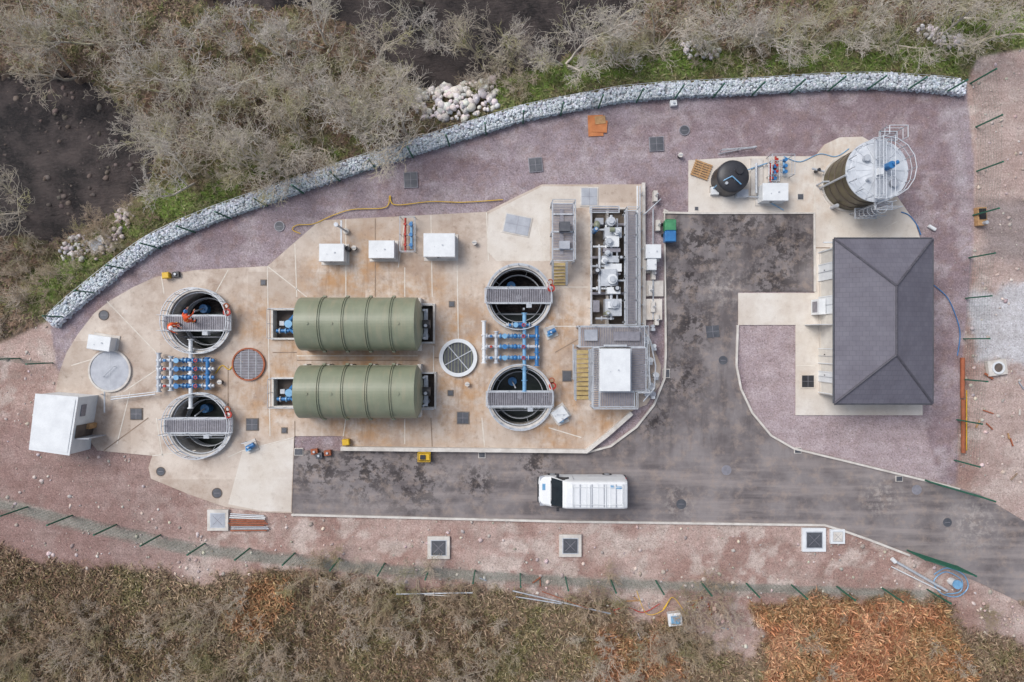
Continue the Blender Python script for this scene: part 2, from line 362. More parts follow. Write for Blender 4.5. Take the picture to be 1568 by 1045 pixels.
def axis(h,s):
    fine=np.arange(-h,h+.001,s); o=h+np.array([1,3,6,10,16,26,42,70,120,210,400,800,1600.])
    return np.concatenate([-o[::-1],fine,o])
ax=axis(38,.15); ay=axis(27.5,.15); X,Y=np.meshgrid(ax,ay,indexing='ij')
col,Z,up,vb,br,rv,g,sd,px,py=zones(X,Y)
for (a,b,r) in TANKS:
    c=W(a,b); Z[(X-c.x)**2+(Y-c.y)**2<(r+.2)**2]=-4.2
for (x0,y0,x1,y1) in PITS:
    a=W(x0,y0);b=W(x1,y1); Z[(X>a.x-.2)&(X<b.x+.2)&(Y<a.y+.2)&(Y>b.y-.2)]=-1.6
def raw(me,v,f,k):
    me.vertices.add(len(v)); me.vertices.foreach_set('co',np.ascontiguousarray(v,dtype=np.float32).ravel())
    me.loops.add(f.size); me.loops.foreach_set('vertex_index',np.ascontiguousarray(f,dtype=np.int32).ravel())
    me.polygons.add(len(f)); me.polygons.foreach_set('loop_start',np.arange(0,f.size,k,dtype=np.int32))
    try: me.polygons.foreach_set('loop_total',np.full(len(f),k,dtype=np.int32))
    except Exception: pass
    me.update(calc_edges=True)
def setcol(me,c):
    a=me.color_attributes.new('Col','FLOAT_COLOR','POINT'); a.data.foreach_set('color',np.concatenate([np.clip(c,0,1),np.ones((len(c),1))],1).astype(np.float32).ravel())
def grid_obj(name,X,Y,Z,col,mat):
    nx,ny=X.shape; me=bpy.data.meshes.new(name); v=np.stack([X,Y,Z],-1).reshape(-1,3)
    i=np.arange(nx*ny).reshape(nx,ny); f=np.stack([i[:-1,:-1],i[1:,:-1],i[1:,1:],i[:-1,1:]],-1).reshape(-1,4)
    raw(me,v,f,4); setcol(me,col.reshape(-1,3)); me.materials.append(mat)
    me.polygons.foreach_set('use_smooth',np.ones(len(f),bool))
    o=bpy.data.objects.new(name,me); scene.collection.objects.link(o); return o
grid_obj('ground',X,Y,Z,col,M['terrain'])
w=MB('river'); w.add([(-200,2,-1.95),(60,2,-1.95),(60,300,-1.95),(-200,300,-1.95)],[(0,1,2,3)],'river'); w.build()
def hgt(x,y):
    r=zones(np.array([float(x)]),np.array([float(y)])); return float(r[1][0])

# ------------------------------------------------------------ slabs, roads, kerbs
holes=[circ(W(a,b),r-.05) for a,b,r in TANKS]+[PP([(x0,y0),(x1,y0),(x1,y1),(x0,y1)]) for x0,y0,x1,y1 in PITS]
s=MB('concrete_slab'); s.prism(PP(SLAB),-.1,.06,'conc',holes); s.build()
s=MB('concrete_apron'); s.prism(PP(SLAB2),-.1,.06,'conc2'); s.build()
s=MB('concrete_bay'); s.prism(PP([(372,690),(450,672),(446,784),(400,782),(350,772)]),.06,.066,'conc2'); s.prism(PP([(748,328),(830,286),(900,286),(900,318),(842,322),(842,400),(760,400),(746,385)]),.06,.066,'conc2'); s.build()
s=MB('slab_joints')
for (x0,y0,x1,y1) in [(452,374,455,455),(530,336,530,455),(575,335,575,455),(620,410,620,455),(660,330,662,455),(745,326,748,400),(248,424,252,450),(410,410,414,668),(350,414,330,450),(664,530,664,570),(455,545,640,545),(455,552,640,552),(452,645,452,668),(530,640,526,668),(620,642,620,680),(700,400,702,520),(660,640,662,684),(738,640,742,684),(165,462,240,540),(190,600,250,560),(110,560,160,545),(228,640,160,690),(350,700,372,690),(372,690,450,670),(234,698,300,690),(860,440,900,440),(840,500,884,500),(850,540,885,520),(840,655,890,670),(1150,241,1150,326),(1247,245,1247,326),(1247,449,1276,449),(1219,498,1250,498),(1218,560,1250,560),(1372,340,1330,362),(620,340,610,410),(410,408,470,455),(180,680,200,600),(820,330,835,400),(1247,380,1270,380),(350,560,350,640),(250,700,240,640),(418,540,455,540),(665,548,672,548)]:
    a=W(x0,y0);b=W(x1,y1); d=(b-a); n=Vector((-d.y,d.x,0)).normalized()*.032
    s.add([(a-n).xy[:]+(.071,),(b-n).xy[:]+(.071,),(b+n).xy[:]+(.071,),(a+n).xy[:]+(.071,)],[(0,1,2,3)],random.choice(['joint','joint','joint','jointd']))
s.build()
s=MB('asphalt_road'); s.prism(PP(ROAD),-.05,.03,'asph'); s.build()
def strip(mb,pts,w,z0,z1,m):
    pts=[Vector(W(*p)) for p in pts]; L=[];R=[]
    for i,p in enumerate(pts):
        d=((pts[min(i+1,len(pts)-1)]-p).normalized() if i<len(pts)-1 else Vector((0,0,0)))+((p-pts[max(i-1,0)]).normalized() if i>0 else Vector((0,0,0)))
        d.normalize(); n=Vector((-d.y,d.x,0))*w/2; L.append(p+n);R.append(p-n)
    for i in range(len(pts)-1):
        q=[L[i],L[i+1],R[i+1],R[i]]
        mb.add([(v.x,v.y,z0) for v in q]+[(v.x,v.y,z1) for v in q],[(4,5,6,7),(0,1,5,4),(1,2,6,5),(2,3,7,6),(3,0,4,7)],m)
s=MB('road_kerb')
strip(s,[(447,788),(850,798),(1262,804),(1292,813),(1332,827),(1392,850)],.14,-.05,.14,'kerb')
strip(s,[(1129,498),(1127,560),(1134,596),(1151,632),(1180,667),(1215,687),(1290,705),(1380,727),(1450,744),(1468,749)],.13,-.05,.14,'kerb')
strip(s,[(897,693),(935,683),(974,654),(1001,620),(1017,580),(1019,540),(1017,322),(1022,325)],.13,-.05,.15,'kerb')
strip(s,[(1015,326),(1055,327),(1150,327),(1246,327),(1247,447)],.13,-.05,.13,'kerb')
s.build()
s=MB('low_boundary_wall')
strip(s,[(524,686),(897,690),(930,664),(966,632)],.26,-.05,.45,'kerb'); strip(s,[(984,282),(985,500)],.2,-.05,.4,'kerb'); s.build()

# ------------------------------------------------------------ rocks
def ico(n):
    bm=bmesh.new(); bmesh.ops.create_icosphere(bm,subdivisions=n,radius=1); v=np.array([x.co[:] for x in bm.verts]); f=np.array([[q.index for q in p.verts] for p in bm.faces]); bm.free(); return v,f
def rocks(name,pos,size,cols,sub=1,flat=.7,rough=.25):
    v,f=ico(sub); N=len(pos); k=len(v)
    q=rng.normal(size=(N,4)); q/=np.linalg.norm(q,axis=1)[:,None]; a,b,c,d=q.T
    R=np.stack([np.stack([1-2*(c*c+d*d),2*(b*c-a*d),2*(b*d+a*c)],-1),np.stack([2*(b*c+a*d),1-2*(b*b+d*d),2*(c*d-a*b)],-1),np.stack([2*(b*d-a*c),2*(c*d+a*b),1-2*(b*b+c*c)],-1)],1)
    vv=v[None]*(1+rng.uniform(-rough,rough,(N,k,1)))*(1+rng.uniform(-.3,.3,(N,1,3)))
    vv=np.einsum('nij,nkj->nki',R,vv)*np.asarray(size)[:,None,None]; vv[:,:,2]*=flat; vv+=np.asarray(pos)[:,None,:]
    ff=(f[None]+np.arange(N)[:,None,None]*k).reshape(-1,3); me=bpy.data.meshes.new(name)
    c0=np.asarray(pos).mean(0); raw(me,(vv-c0).reshape(-1,3),ff,3); setcol(me,np.repeat(cols,k,axis=0)); me.materials.append(M['attr'])
    o=bpy.data.objects.new(name,me); o.location=c0; scene.collection.objects.link(o); return o
def rcol(n,base,var=.25,tint=.06):
    b=cl(*base); return b*(1+rng.uniform(-var,var,(n,1)))*(1+rng.uniform(-tint,tint,(n,3)))
gp=[W(a,b,.5) for a,b in GAB]; P=[];D=[]
for a,b in zip(gp[:-1],gp[1:]):
    L=(b-a).length; n=int(L/.02)
    for i in range(n): P.append(a.lerp(b,i/n)[:2]); d=(b-a).normalized(); D.append((-d.y,d.x))
P=np.array(P);D=np.array(D)
gw=empty('gabion_wall',(0,0,0))
def take(n,off0,off1,z0,z1,sz):
    i=rng.integers(0,len(P),n); o=rng.uniform(off0,off1,n); z=rng.uniform(z0,z1,n)
    return np.column_stack([P[i]+D[i]*o[:,None],z]),rng.uniform(*sz,n)
A=[take(5200,-.38,.38,.42,.48,(.06,.12)),take(2600,-.46,-.38,-.05,.45,(.07,.12)),take(1500,.38,.46,-.4,.45,(.08,.13))]
pos=np.concatenate([a[0] for a in A]); sz=np.concatenate([a[1] for a in A])
o=rocks('stone_fill',pos,sz,rcol(len(pos),(226,232,240),.28,.04),1,.8,.15); o.parent=gw
s=MB('stone_core')
for i in range(0,len(gp)-1):
    a,b=gp[i],gp[i+1]; d=(b-a).normalized(); n=Vector((-d.y,d.x,0))*.38
    q=[a-n,b-n,b+n,a+n]; s.add([(v.x,v.y,-1.2) for v in q]+[(v.x,v.y,.4+.002*(i%2)) for v in q],[(4,5,6,7),(0,1,5,4),(2,3,7,6),(1,2,6,5),(3,0,4,7)],'galvd')
s.build(gw)
s=MB('wire_basket')
st=50
for i in range(0,len(P)-st,st):
    for o_ in (-.48,.48):
        a=P[i]+D[i]*o_; b=P[i+st]+D[i+st]*o_; s.cyl((a[0],a[1],.56),(b[0],b[1],.56),.013,'galv',4)
    a=P[i]-D[i]*.48;b=P[i]+D[i]*.48; s.cyl((a[0],a[1],.57),(b[0],b[1],.57),.015,'galv',4); s.cyl((a[0],a[1],-.05),(a[0],a[1],.57),.013,'galv',4)
s.build(gw)
def pile(poly,n,base,sz,z0=0):
    xs=[p[0] for p in poly];ys=[p[1] for p in poly]; a=rng.uniform(min(xs),max(xs),n*3); b=rng.uniform(min(ys),max(ys),n*3)
    d=sdp(a,b,poly)+rng.uniform(-6,0,n*3); k=d>-4; a=a[k][:n];b=b[k][:n];d=d[k][:n]; wx=(a-784)/S; wy=(522.5-b)/S; z=zones(wx,wy)[1]+np.clip(d/50,0,.4)+rng.uniform(0,.22,len(a))
    rocks('rock_pile',np.column_stack([wx,wy,z]),sz[0]+(sz[1]-sz[0])*rng.random(len(a))**1.6,rcol(len(a),base,.22),1,.85,.16)
pile([(622,146),(645,128),(665,112),(700,103),(750,98),(768,125),(760,160),(735,178),(690,184),(645,178)],290,(242,236,232),(.1,.32))
pile([(1045,60),(1075,50),(1105,62),(1095,88),(1060,88)],75,(236,232,230),(.08,.24))
pile([(1415,35),(1440,25),(1478,55),(1478,85),(1450,70)],65,(222,216,216),(.08,.24))
pile([(160,320),(185,300),(200,330),(185,370),(150,398),(135,385),(165,355)],80,(214,202,196),(.09,.25))
pile([(70,365),(110,355),(140,385),(120,400),(80,395)],65,(216,212,212),(.09,.24))
pile([(75,290),(100,285),(100,318),(80,318)],14,(160,148,142),(.1,.22))
pile([(1050,925),(1090,918),(1130,930),(1120,965),(1075,958)],60,(216,192,180),(.05,.17))
pile([(1480,925),(1568,915),(1568,955),(1520,960)],50,(220,196,186),(.04,.12))
def scatter(n,fn,base,sz,name,ex=(-36,37,-25,25),of=3):
    x=rng.uniform(ex[0],ex[1],n*of); y=rng.uniform(ex[2],ex[3],n*of); z=zones(x,y); k=np.where(fn(z,x,y))[0][:n]
    rocks(name,np.column_stack([x[k],y[k],z[1][k]+.01]),sz[0]+(sz[1]-sz[0])*rng.random(len(k))**6,rcol(len(k),base,.35,.08),1,.6)
rd=lambda z:(sdp(z[8],z[9],ROAD)<-4)&(sdp(z[8],z[9],SLAB)<-4)&(sdp(z[8],z[9],SLAB2)<-4)
scatter(6000,lambda z,x,y:(z[2]<.3)&(z[6]<.5)&rd(z)&(z[3]<.6),(214,200,192),(.015,.16),'loose_stones')
scatter(7000,lambda z,x,y:(z[2]<.3)&(z[6]>.5)&rd(z),(184,174,176),(.018,.045),'gravel')
scatter(1800,lambda z,x,y:(z[2]>.5)&(z[5]>.3)&(z[1]>-2.35),(128,118,112),(.04,.26),'river_stones',(-36,12,6,25))
x=rng.uniform(-36,-24,500); y=rng.uniform(6,19,500); k=sdp(784+x*S,522.5-y*S,RIV1)>0; x=x[k];y=y[k]; k=fbm(x,y,.3,77)>.5; x=x[k];y=y[k]
rocks('river_stones',np.column_stack([x,y,np.full(len(x),-1.97)]),.05+.22*rng.random(len(x))**3,rcol(len(x),(116,106,100),.3),1,.6)

# ------------------------------------------------------------ undergrowth
def tufts(name,n,fn,length,width,tints,zlo=0.1,ex=(-39,39,-29,29),of=2,gain=1.45):
    x=rng.uniform(ex[0],ex[1],int(n*of)); y=rng.uniform(ex[2],ex[3],int(n*of)); zz=zones(x,y); k=np.where(fn(zz))[0][:n]; n=len(k)
    x=x[k];y=y[k];z=zz[1][k]; c=zz[0][k]
    a=rng.uniform(0,2*np.pi,n); L=rng.uniform(*length,n); wd=rng.uniform(*width,n); e=rng.uniform(.1,.9,n)
    ux,uy=np.cos(a),np.sin(a); b=np.column_stack([x,y,z+rng.uniform(-.02,zlo,n)])
    pr=np.column_stack([-uy,ux,np.zeros(n)])*wd[:,None]; mid=b+np.column_stack([ux*np.cos(e)*.5,uy*np.cos(e)*.5,np.sin(e)*.55])*L[:,None]; tip=b+np.column_stack([ux*np.cos(e),uy*np.cos(e),np.sin(e)*.6])*L[:,None]
    v=np.stack([b-pr*.4,b+pr*.4,mid+pr,tip,mid-pr],1).reshape(-1,3); f=np.arange(n*5).reshape(-1,5)
    me=bpy.data.meshes.new(name); raw(me,v,f,5)
    t=np.array([cl(*q) for q in tints])[rng.integers(0,len(tints),n)]; cc=(c*.55+t*.45)*rng.uniform(.5,1.45,(n,1))*gain; setcol(me,np.repeat(cc,5,0)); me.materials.append(M['leaf'])
    o=bpy.data.objects.new(name,me); scene.collection.objects.link(o)
tufts('riverside_undergrowth',75000,lambda z:(z[2]>.5)&(z[7]>8)&(z[5]<.35),(.12,.5),(.012,.045),[(130,114,98),(102,122,58),(160,144,126),(92,92,62),(118,92,76)],ex=(-39,39,0,27),gain=1.35)
tufts('rough_grass',85000,lambda z:(z[3]>.45)&(z[4]<.6),(.12,.55),(.012,.04),[(158,138,114),(126,124,82),(188,170,146),(110,98,74),(134,100,84)],ex=(-39,39,-27,-13),gain=1.4)
tufts('bracken_patch',26000,lambda z:z[4]>.5,(.2,.6),(.015,.05),[(200,142,106),(174,114,82),(222,178,142),(140,94,72),(186,164,122)],.25,ex=(-20,36,-27,-15),of=3,gain=1.3)
tufts('sparse_weeds',6000,lambda z:(z[2]<.1)&(z[6]<.2)&(z[3]<.45)&(z[3]>.03),(.08,.25),(.01,.03),[(126,110,66),(150,120,90)],ex=(-39,39,-24,-13),of=3)

# ------------------------------------------------------------ trees
def gen(seed,stems,L0,r0,maxlv,lean,kids,minr):
    R=random.Random(seed); segs=[]
    def rv(): return Vector((R.gauss(0,1),R.gauss(0,1),R.gauss(0,1)))
    def br(p,d,L,r,lv):
        n=(5,5,4,3,2)[lv]
        for i in range(n):
            d=(d+rv()*(.12+.05*lv)+Vector((0,0,.05))).normalized(); q=p+d*(L/n); r2=max(r*(1-.5/n*(1+.2*i)),minr*.7)
            segs.append((p[:],q[:],r,r2))
            if lv<maxlv and not(lv==0 and i<1):
                k=kids[lv]; k=int(k)+(R.random()<k-int(k))
                for _ in range(k):
                    o=rv(); o=(o-d*o.dot(d)).normalized(); a=R.uniform(.45,.95); e=(d*math.cos(a)+o*math.sin(a)+Vector((0,0,.12))).normalized()
                    br(q,e,L*R.uniform(.45,.72)*(1-.06*i),max(r2*.6,minr),lv+1)
            p=q;r=r2
    for s_ in range(stems):
        a=2*math.pi*s_/stems+R.uniform(-.5,.5); t=lean*R.uniform(.5,1.2)
        br(Vector((math.cos(a)*.15,math.sin(a)*.15,0)),Vector((math.cos(a)*math.sin(t),math.sin(a)*math.sin(t),math.cos(t))),L0*R.uniform(.8,1.15),r0*R.uniform(.8,1.1),0)
    return segs
def segmesh(name,segs,mat):
    p0=np.array([s[0] for s in segs]);p1=np.array([s[1] for s in segs]);r0=np.array([s[2] for s in segs]);r1=np.array([s[3] for s in segs]); d=p1-p0; d/=np.linalg.norm(d,axis=1)[:,None]+1e-9
    u=np.cross(d,np.where(np.abs(d[:,2:3])<.9,[[0,0,1.]],[[1.,0,0]])); u/=np.linalg.norm(u,axis=1)[:,None]; w_=np.cross(d,u); V=[]
    for p,r in ((p0,r0),(p1,r1)):
        for k in range(3):
            a=2*math.pi*k/3; V.append(p+(u*math.cos(a)+w_*math.sin(a))*r[:,None])
    v=np.stack(V,1).reshape(-1,3); b=np.arange(len(segs))[:,None,None]*6; f=(np.array([[0,1,4,3],[1,2,5,4],[2,0,3,5]])[None]+b).reshape(-1,4)
    me=bpy.data.meshes.new(name); raw(me,v,f,4); me.materials.append(mat); return me
TV=[segmesh('bare_tree_mesh',gen(100+i,random.choice([2,3,3]),4.4,.12,4,.55,(1.4,1.2,1.1,.9),.013),M['bark']) for i in range(5)]
BV=[segmesh('bare_shrub_mesh',gen(200+i,6,1.35,.028,3,.95,(1.3,1.1,.9),.0095),M['bark2']) for i in range(5)]
def plant(kind,px_,py_,sc,zc):
    c=W(px_,py_,zc); V=TV if kind=='bare_tree' else BV
    o=bpy.data.objects.new(kind,random.choice(V)); o.location=(c.x,c.y,hgt(c.x,c.y)-.05); o.rotation_euler=(0,0,random.uniform(0,6.28)); o.scale=(sc,sc,sc*random.uniform(.8,1.0)); scene.collection.objects.link(o)
trees=[(-10,10),(70,20),(150,15),(235,20),(320,15),(400,35),(470,25),(550,50),(195,100),(275,95),(355,105),(440,110),(515,120),(585,130),(210,180),(290,185),(375,190),(455,190),(535,185),(600,175),(245,240),(335,230),(405,240),(35,75),(730,25),(800,45),(880,60),(940,15),(960,55),(1030,20),(1110,10),(1160,25),(1220,12),(1290,20),(1350,5),(1430,15),(1500,15),(1555,30),(650,5),(1540,-20),(-60,300)]
for i in range(10): trees.append((random.uniform(-300,1900),random.uniform(-260,-70)))
for (a,b) in trees: plant('bare_tree',a+random.uniform(-8,8),b+random.uniform(-8,8),random.uniform(.72,1.0) if b>20 and a<700 else random.uniform(.62,.88),3.5)
for i in range(64):
    a=random.uniform(-20,1120); b=random.uniform(905,1060)+ (30 if a<300 else 0)-(a<120)*30
    plant('bare_shrub',a,b,random.uniform(.6,1.4),.6)
for i in range(12): plant('bare_shrub',random.uniform(1150,1600),random.uniform(930,1080),random.uniform(.3,.7),.3)
for i in range(40):
    t=random.uniform(0,1); x=80+t*1400; yg=np.interp(x,[g_[0] for g_ in GAB],[g_[1] for g_ in GAB]); plant('bare_shrub',x,yg-random.uniform(34,90),random.uniform(.45,1.0),-.5)
for (a,b) in [(10,380),(40,400),(20,430),(60,440),(5,470),(500,870),(560,878),(640,885),(480,885),(530,900),(590,900)]: plant('bare_shrub',a,b,random.uniform(.8,1.2),.3)

# ------------------------------------------------------------ fences
def fence(pts,step=2.6,h=2.4,mesh=True,z=None):
    s=MB('green_mesh_fence'); pts=[W(a,b) for a,b in pts]; seg=[]; tot=0
    for a,b in zip(pts[:-1],pts[1:]): seg.append((tot,a,b)); tot+=(b-a).length
    def at(t):
        for t0,a,b in reversed(seg):
            if t>=t0: return a+(b-a).normalized()*(t-t0)
        return pts[0]
    n=max(1,round(tot/step)); Q=[at(min(tot,i*tot/n)) for i in range(n+1)]
    for q in Q:
        g0=max(min(0,hgt(q.x,q.y)),-.4)-.1; s.box(q.x-.04,q.x+.04,q.y-.04,q.y+.04,g0,h,'green'); s.box(q.x-.05,q.x+.05,q.y-.05,q.y+.05,h,h+.03,'green')
    if mesh:
        for a,b in zip(Q[:-1],Q[1:]):
            for k in range(10):
                zz=.15+k*.24; s.cyl((a.x,a.y,zz),(b.x,b.y,zz),.004,'green',3,cap=False)
            m=int((b-a).length/.3)
            for i in range(1,m): p=a.lerp(b,i/m); s.cyl((p.x,p.y,.1),(p.x,p.y,h-.05),.0035,'green',3,cap=False)
    s.build()
fence([(a+4,b+16) for a,b in GAB[1:-1]])
fence([(1486,128),(1494,160),(1496,260),(1490,330)]); fence([(1484,395),(1478,470),(1474,575),(1466,630),(1462,705)])
fence([(-300,720),(0,768),(70,782),(150,797),(290,830),(440,846),(600,864),(735,874),(890,886),(1120,893),(1420,903)],3.05)
fence([(-120,530),(0,545),(80,556)],2)
def gate(p,q):
    s=MB('green_site_gate'); a=W(*p);b=W(*q); n=20
    for z in (.15,1.1,2.05): s.cyl((a.x,a.y,z),(b.x,b.y,z),.035,'green',6)
    for i in range(n+1):
        c=a.lerp(b,i/n); s.cyl((c.x,c.y,.1),(c.x,c.y,2.1),.02 if i%n else .06,'green',5)
    s.build()
gate((1388,842),(1462,866)); gate((1415,735),(1490,757))

# ------------------------------------------------------------ round tanks
def round_tank(a,b,r,yb,vert):
    c=W(a,b); s=MB('round_settling_tank')
    s.ring(c,r-.14,r,-3.4,.38,'kerb'); s.ring(c,r-.02,r+.05,.3,.42,'galv')
    s.prism(circ(c,r-.13),-3.4,-2.1,'sludge')
    s.ring(c,r*.74,r*.76,-1.5,-.9,'galv',40); s.ring(c,r*.88,r*.91,.1,.2,'galv',48)
    for i in range(20):
        t=i*math.pi/10; p=Vector((c.x+math.cos(t)*(r+.02),c.y+math.sin(t)*(r+.02),.4)); s.cyl(p,p+Vector((0,0,.75)),.022,'galv',5)
        if i%4==0:
            q=Vector((c.x+math.cos(t)*(r-.12),c.y+math.sin(t)*(r-.12),.15)); q2=Vector((c.x+math.cos(t)*r*.75,c.y+math.sin(t)*r*.75,-1.0)); s.cyl(q,q2,.02,'galv',4)
    for z in (.8,1.15): s.ring(c,r,r+.045,z,z+.04,'galv',48)
    y=W(a,yb,.6).y; hw=.5
    s.grating(c.x-r-.12,c.x+r+.12,y-hw,y+hw,.6,step=.12,w=.085,along='y')
    s.box(c.x-r,c.x+r,y-hw-.04,y-hw,.36,.6,'galv'); s.box(c.x-r,c.x+r,y+hw,y+hw+.04,.36,.6,'galv')
    for q in (-hw,hw): s.rail([(c.x-r,y+q),(c.x+r,y+q)],1.05,.6,r=.016,step=1.4)
    s.cyl((c.x,c.y,-2.5),(c.x,c.y,.55),.16,'galv',12); s.cyl((c.x+.35,c.y-.75,-2.4),(c.x+.35,c.y-.75,.2),.07,'galv',8)
    s.cyl((c.x-.5,c.y+.9,-2.2),(c.x-.5,c.y+.9,-1.4),.3,'blue',12); s.cyl((c.x-.5,c.y+.9,-1.4),(c.x-.3,c.y+.6,.4),.05,'galv',6)
    s.cyl((c.x-r*.8,c.y-r*.5,-1.2),(c.x+r*.8,c.y-r*.5,-1.2),.05,'galv',6)
    s.ring((c.x+r+.0,c.y+(.55 if vert>0 else .75)),.14,.25,.9,1.0,'red',16); s.ring((c.x+r-.05,c.y+(.95 if vert>0 else 1.1)),.12,.2,.9,1.0,'rust',16)
    s.box(c.x+.5,c.x+.85,y-hw-.3,y-hw-.05,.5,.95,'galv')
    s.build()
round_tank(308,492,2.12,495,1); round_tank(310,650,2.12,652,-1); round_tank(794,456,2.12,453,1); round_tank(796,607,2.12,611,-1)

# ------------------------------------------------------------ green horizontal tanks
def green_tank(px0,px1,pyc):
    R=1.68; a=W(px0,pyc,R); b=W(px1,pyc,R); root=empty('green_process_tank',(a.x,a.y,0)); s=MB('shell'); N=64
    x0,x1=a.x,b.x; ribs=[x0+.05+i*(x1-x0-.1)/5 for i in range(6)]
    prof=[(x0-.0,.02),(x0,R*.97),(x0+.04,R)]
    for i,rx in enumerate(ribs):
        if 0<i<5: prof+=[(rx-.10,R),(rx-.09,R+.06),(rx-.03,R+.06),(rx-.02,R+.0),(rx+.02,R+.0),(rx+.03,R+.06),(rx+.09,R+.06),(rx+.10,R)]
    prof+=[(x1-.02,R),(x1,R*.97),(x1+.14,R*.82),(x1+.24,R*.55),(x1+.28,.02)]
    vs=[];fs=[]
    for (x,r) in prof:
        for j in range(N):
            t=2*math.pi*j/N; vs.append((x,a.y+r*math.cos(t),R+.05+r*math.sin(t)))
    for i in range(len(prof)-1):
        for j in range(N): k=(j+1)%N; fs.append((i*N+j,i*N+k,(i+1)*N+k,(i+1)*N+j))
    s.add(vs,fs,'gtank',False)
    for q in (x0+.9,x0+2.4,x1-1.0): s.cyl((q,a.y+.0,2*R),(q,a.y,2*R+.1),.09,'gtank',12)
    s.build(root)
    s=MB('support_cradles')
    for rx in ribs: s.box(rx-.12,rx+.12,a.y-R-.05,a.y-R+.5,.06,.85,'kerb'); s.box(rx-.12,rx+.12,a.y+R-.5,a.y+R+.05,.06,.85,'kerb')
    for sg in (-1,1): s.box(x0,x1,a.y+sg*R*.98-.05,a.y+sg*R*.98+.05,R,R+.09,'gtank')
    for rx in ribs[1:5]: s.box(rx-.1,rx+.1,a.y-R-.14,a.y-R+.02,R-.2,R+.12,'gtank'); s.box(rx-.1,rx+.1,a.y+R-.02,a.y+R+.14,R-.2,R+.12,'gtank')
    s.build(root,.01)
    s=MB('end_motor'); s.cyl((x1+.2,a.y,1.4),(x1+.75,a.y,1.4),.28,'black',14); s.cyl((x1+.5,a.y-.1,.9),(x1+.5,a.y-.1,1.9),.1,'galv',10); s.cyl((x1+.35,a.y+.9,.1),(x1+.35,a.y+.9,1.7),.07,'galv',8); s.cyl((x1+.35,a.y-.9,.1),(x1+.35,a.y-.9,1.7),.07,'galv',8); s.box(x1+.3,x1+.55,a.y-1.0,a.y+1.0,1.0,1.06,'galv'); s.build(root)
green_tank(461,640,496.5); green_tank(460,640,600)
def pit(x0,y0,x1,y1,pump):
    s=MB('pump_pit'); a=W(x0,y0);b=W(x1,y1); s.box(a.x+.0,b.x-.0,b.y,a.y,-1.3,-.6,'pitfloor')
    t=.11
    for q in ((a.x-t,b.x+t,a.y-.02,a.y+t),(a.x-t,b.x+t,b.y-t,b.y+.02),(a.x-t,a.x+.02,b.y+.02,a.y-.02),(b.x-.02,b.x+t,b.y+.02,a.y-.02)): s.box(*q,-1.3,.2,'kerb')
    s.rail([(a.x-.05,b.y),(a.x-.05,a.y)],1.0,.1,r=.018); s.rail([(a.x,a.y+.05),(b.x,a.y+.05)],1.0,.1,r=.018); s.rail([(a.x,b.y-.05),(b.x,b.y-.05)],1.0,.1,r=.018)
    if not pump: s.cyl(((a.x+b.x)/2,b.y+.4,0),((a.x+b.x)/2,a.y-.4,0),.13,'galv',10); s.cyl(((a.x+b.x)/2,b.y+.4,-.5),((a.x+b.x)/2,b.y+.4,.3),.2,'hatchl',12)
    s.build()
    if pump:
        s=MB('blue_pump'); cy=(a.y+b.y)/2; x=b.x-.6
        s.cyl((x,cy,-.6),(x,cy,-.15),.34,'blue',14); s.cyl((x,cy,-.15),(x,cy,.45),.22,'blue',12); s.cyl((x,cy,.45),(x,cy,.52),.26,'lblue',12)
        s.cyl((x-.1,cy-.45,0),(x-.95,cy-.45,0),.12,'blue',10); s.cyl((x-.35,cy-.45,0),(x-.28,cy-.45,0),.2,'lblue',12); s.cyl((x,cy+.25,.1),(x+.4,cy+.6,.3),.13,'blue',10); s.cyl((x-.75,cy-.45,0),(x-.68,cy-.45,0),.2,'galv',12); s.box(x-.75,x-.45,cy-.1,cy+.2,-.6,0,'galv'); s.cyl((x,cy-.35,.1),(x+.4,cy-.6,.4),.12,'blue',10); s.build()
M['hatch']=mk('chequer_plate',C(104,106,112),C(80,82,90),3,.5,.3,.3,60); M['hatchl']=mk('galv_cover_plate',C(190,194,202),C(164,168,178),2,.5,.2,.2,60)
for i,p in enumerate(PITS[:4]): pit(*p,i<2)

# ------------------------------------------------------------ small items helpers
def hatch(x,y,w,h,rot=0,m='black',frame='kerb',z=.06,fw=2):
    s=MB('access_hatch'); c=W(x,y); w/=S;h/=S;f=fw/S
    s.box(c.x-w/2-f,c.x+w/2+f,c.y-h/2-f,c.y+h/2+f,z-.1,z+.05,frame,rot)
    s.box(c.x-w/2,c.x+w/2,c.y-h/2,c.y+h/2,z+.0,z+.075,m,rot)
    if w>.7: s.box(c.x-.012,c.x+.012,c.y-h/2,c.y+h/2,z,z+.082,'galvd',rot); s.box(c.x-w/2,c.x+w/2,c.y-.01,c.y+.01,z,z+.08,'galvd',rot)
    s.build(bevel=.008)
for a in [(629,276,19,22,.05),(820,253,19,20,.1),(1005,221,20,20,.05),(210,634,17,16,0),(387,650,17,17,0),(709,640,17,17,0),(868,576,13,15,0),(692,466,7,7,0),(690,602,7,7,0),(404,433,7,7,0),(436,659,7,7,0),(1092,291,9,8,0)]: hatch(*a,m='hatch',z=.06 if a[1]>300 or a[0]>1050 else .02,frame='galvd' if a[1]<280 else 'pitlight',fw=1.2)
hatch(1236,584,18,18,0,'black','conc2'); hatch(792,345,38,27,-.2,'hatchl','kerb'); hatch(902,302,24,26,0,'hatchl'); hatch(1091,508,20,18,.1,'hatch','asph',0.0,1)
for a in [(458,692,12,9),(738,697,9,7),(1376,733,9,7),(1221,690,9,7),(1066,320,5,5),(1020,572,9,12),(1225,302,8,8)]: hatch(*a,m='hatch',z=.03,fw=1)
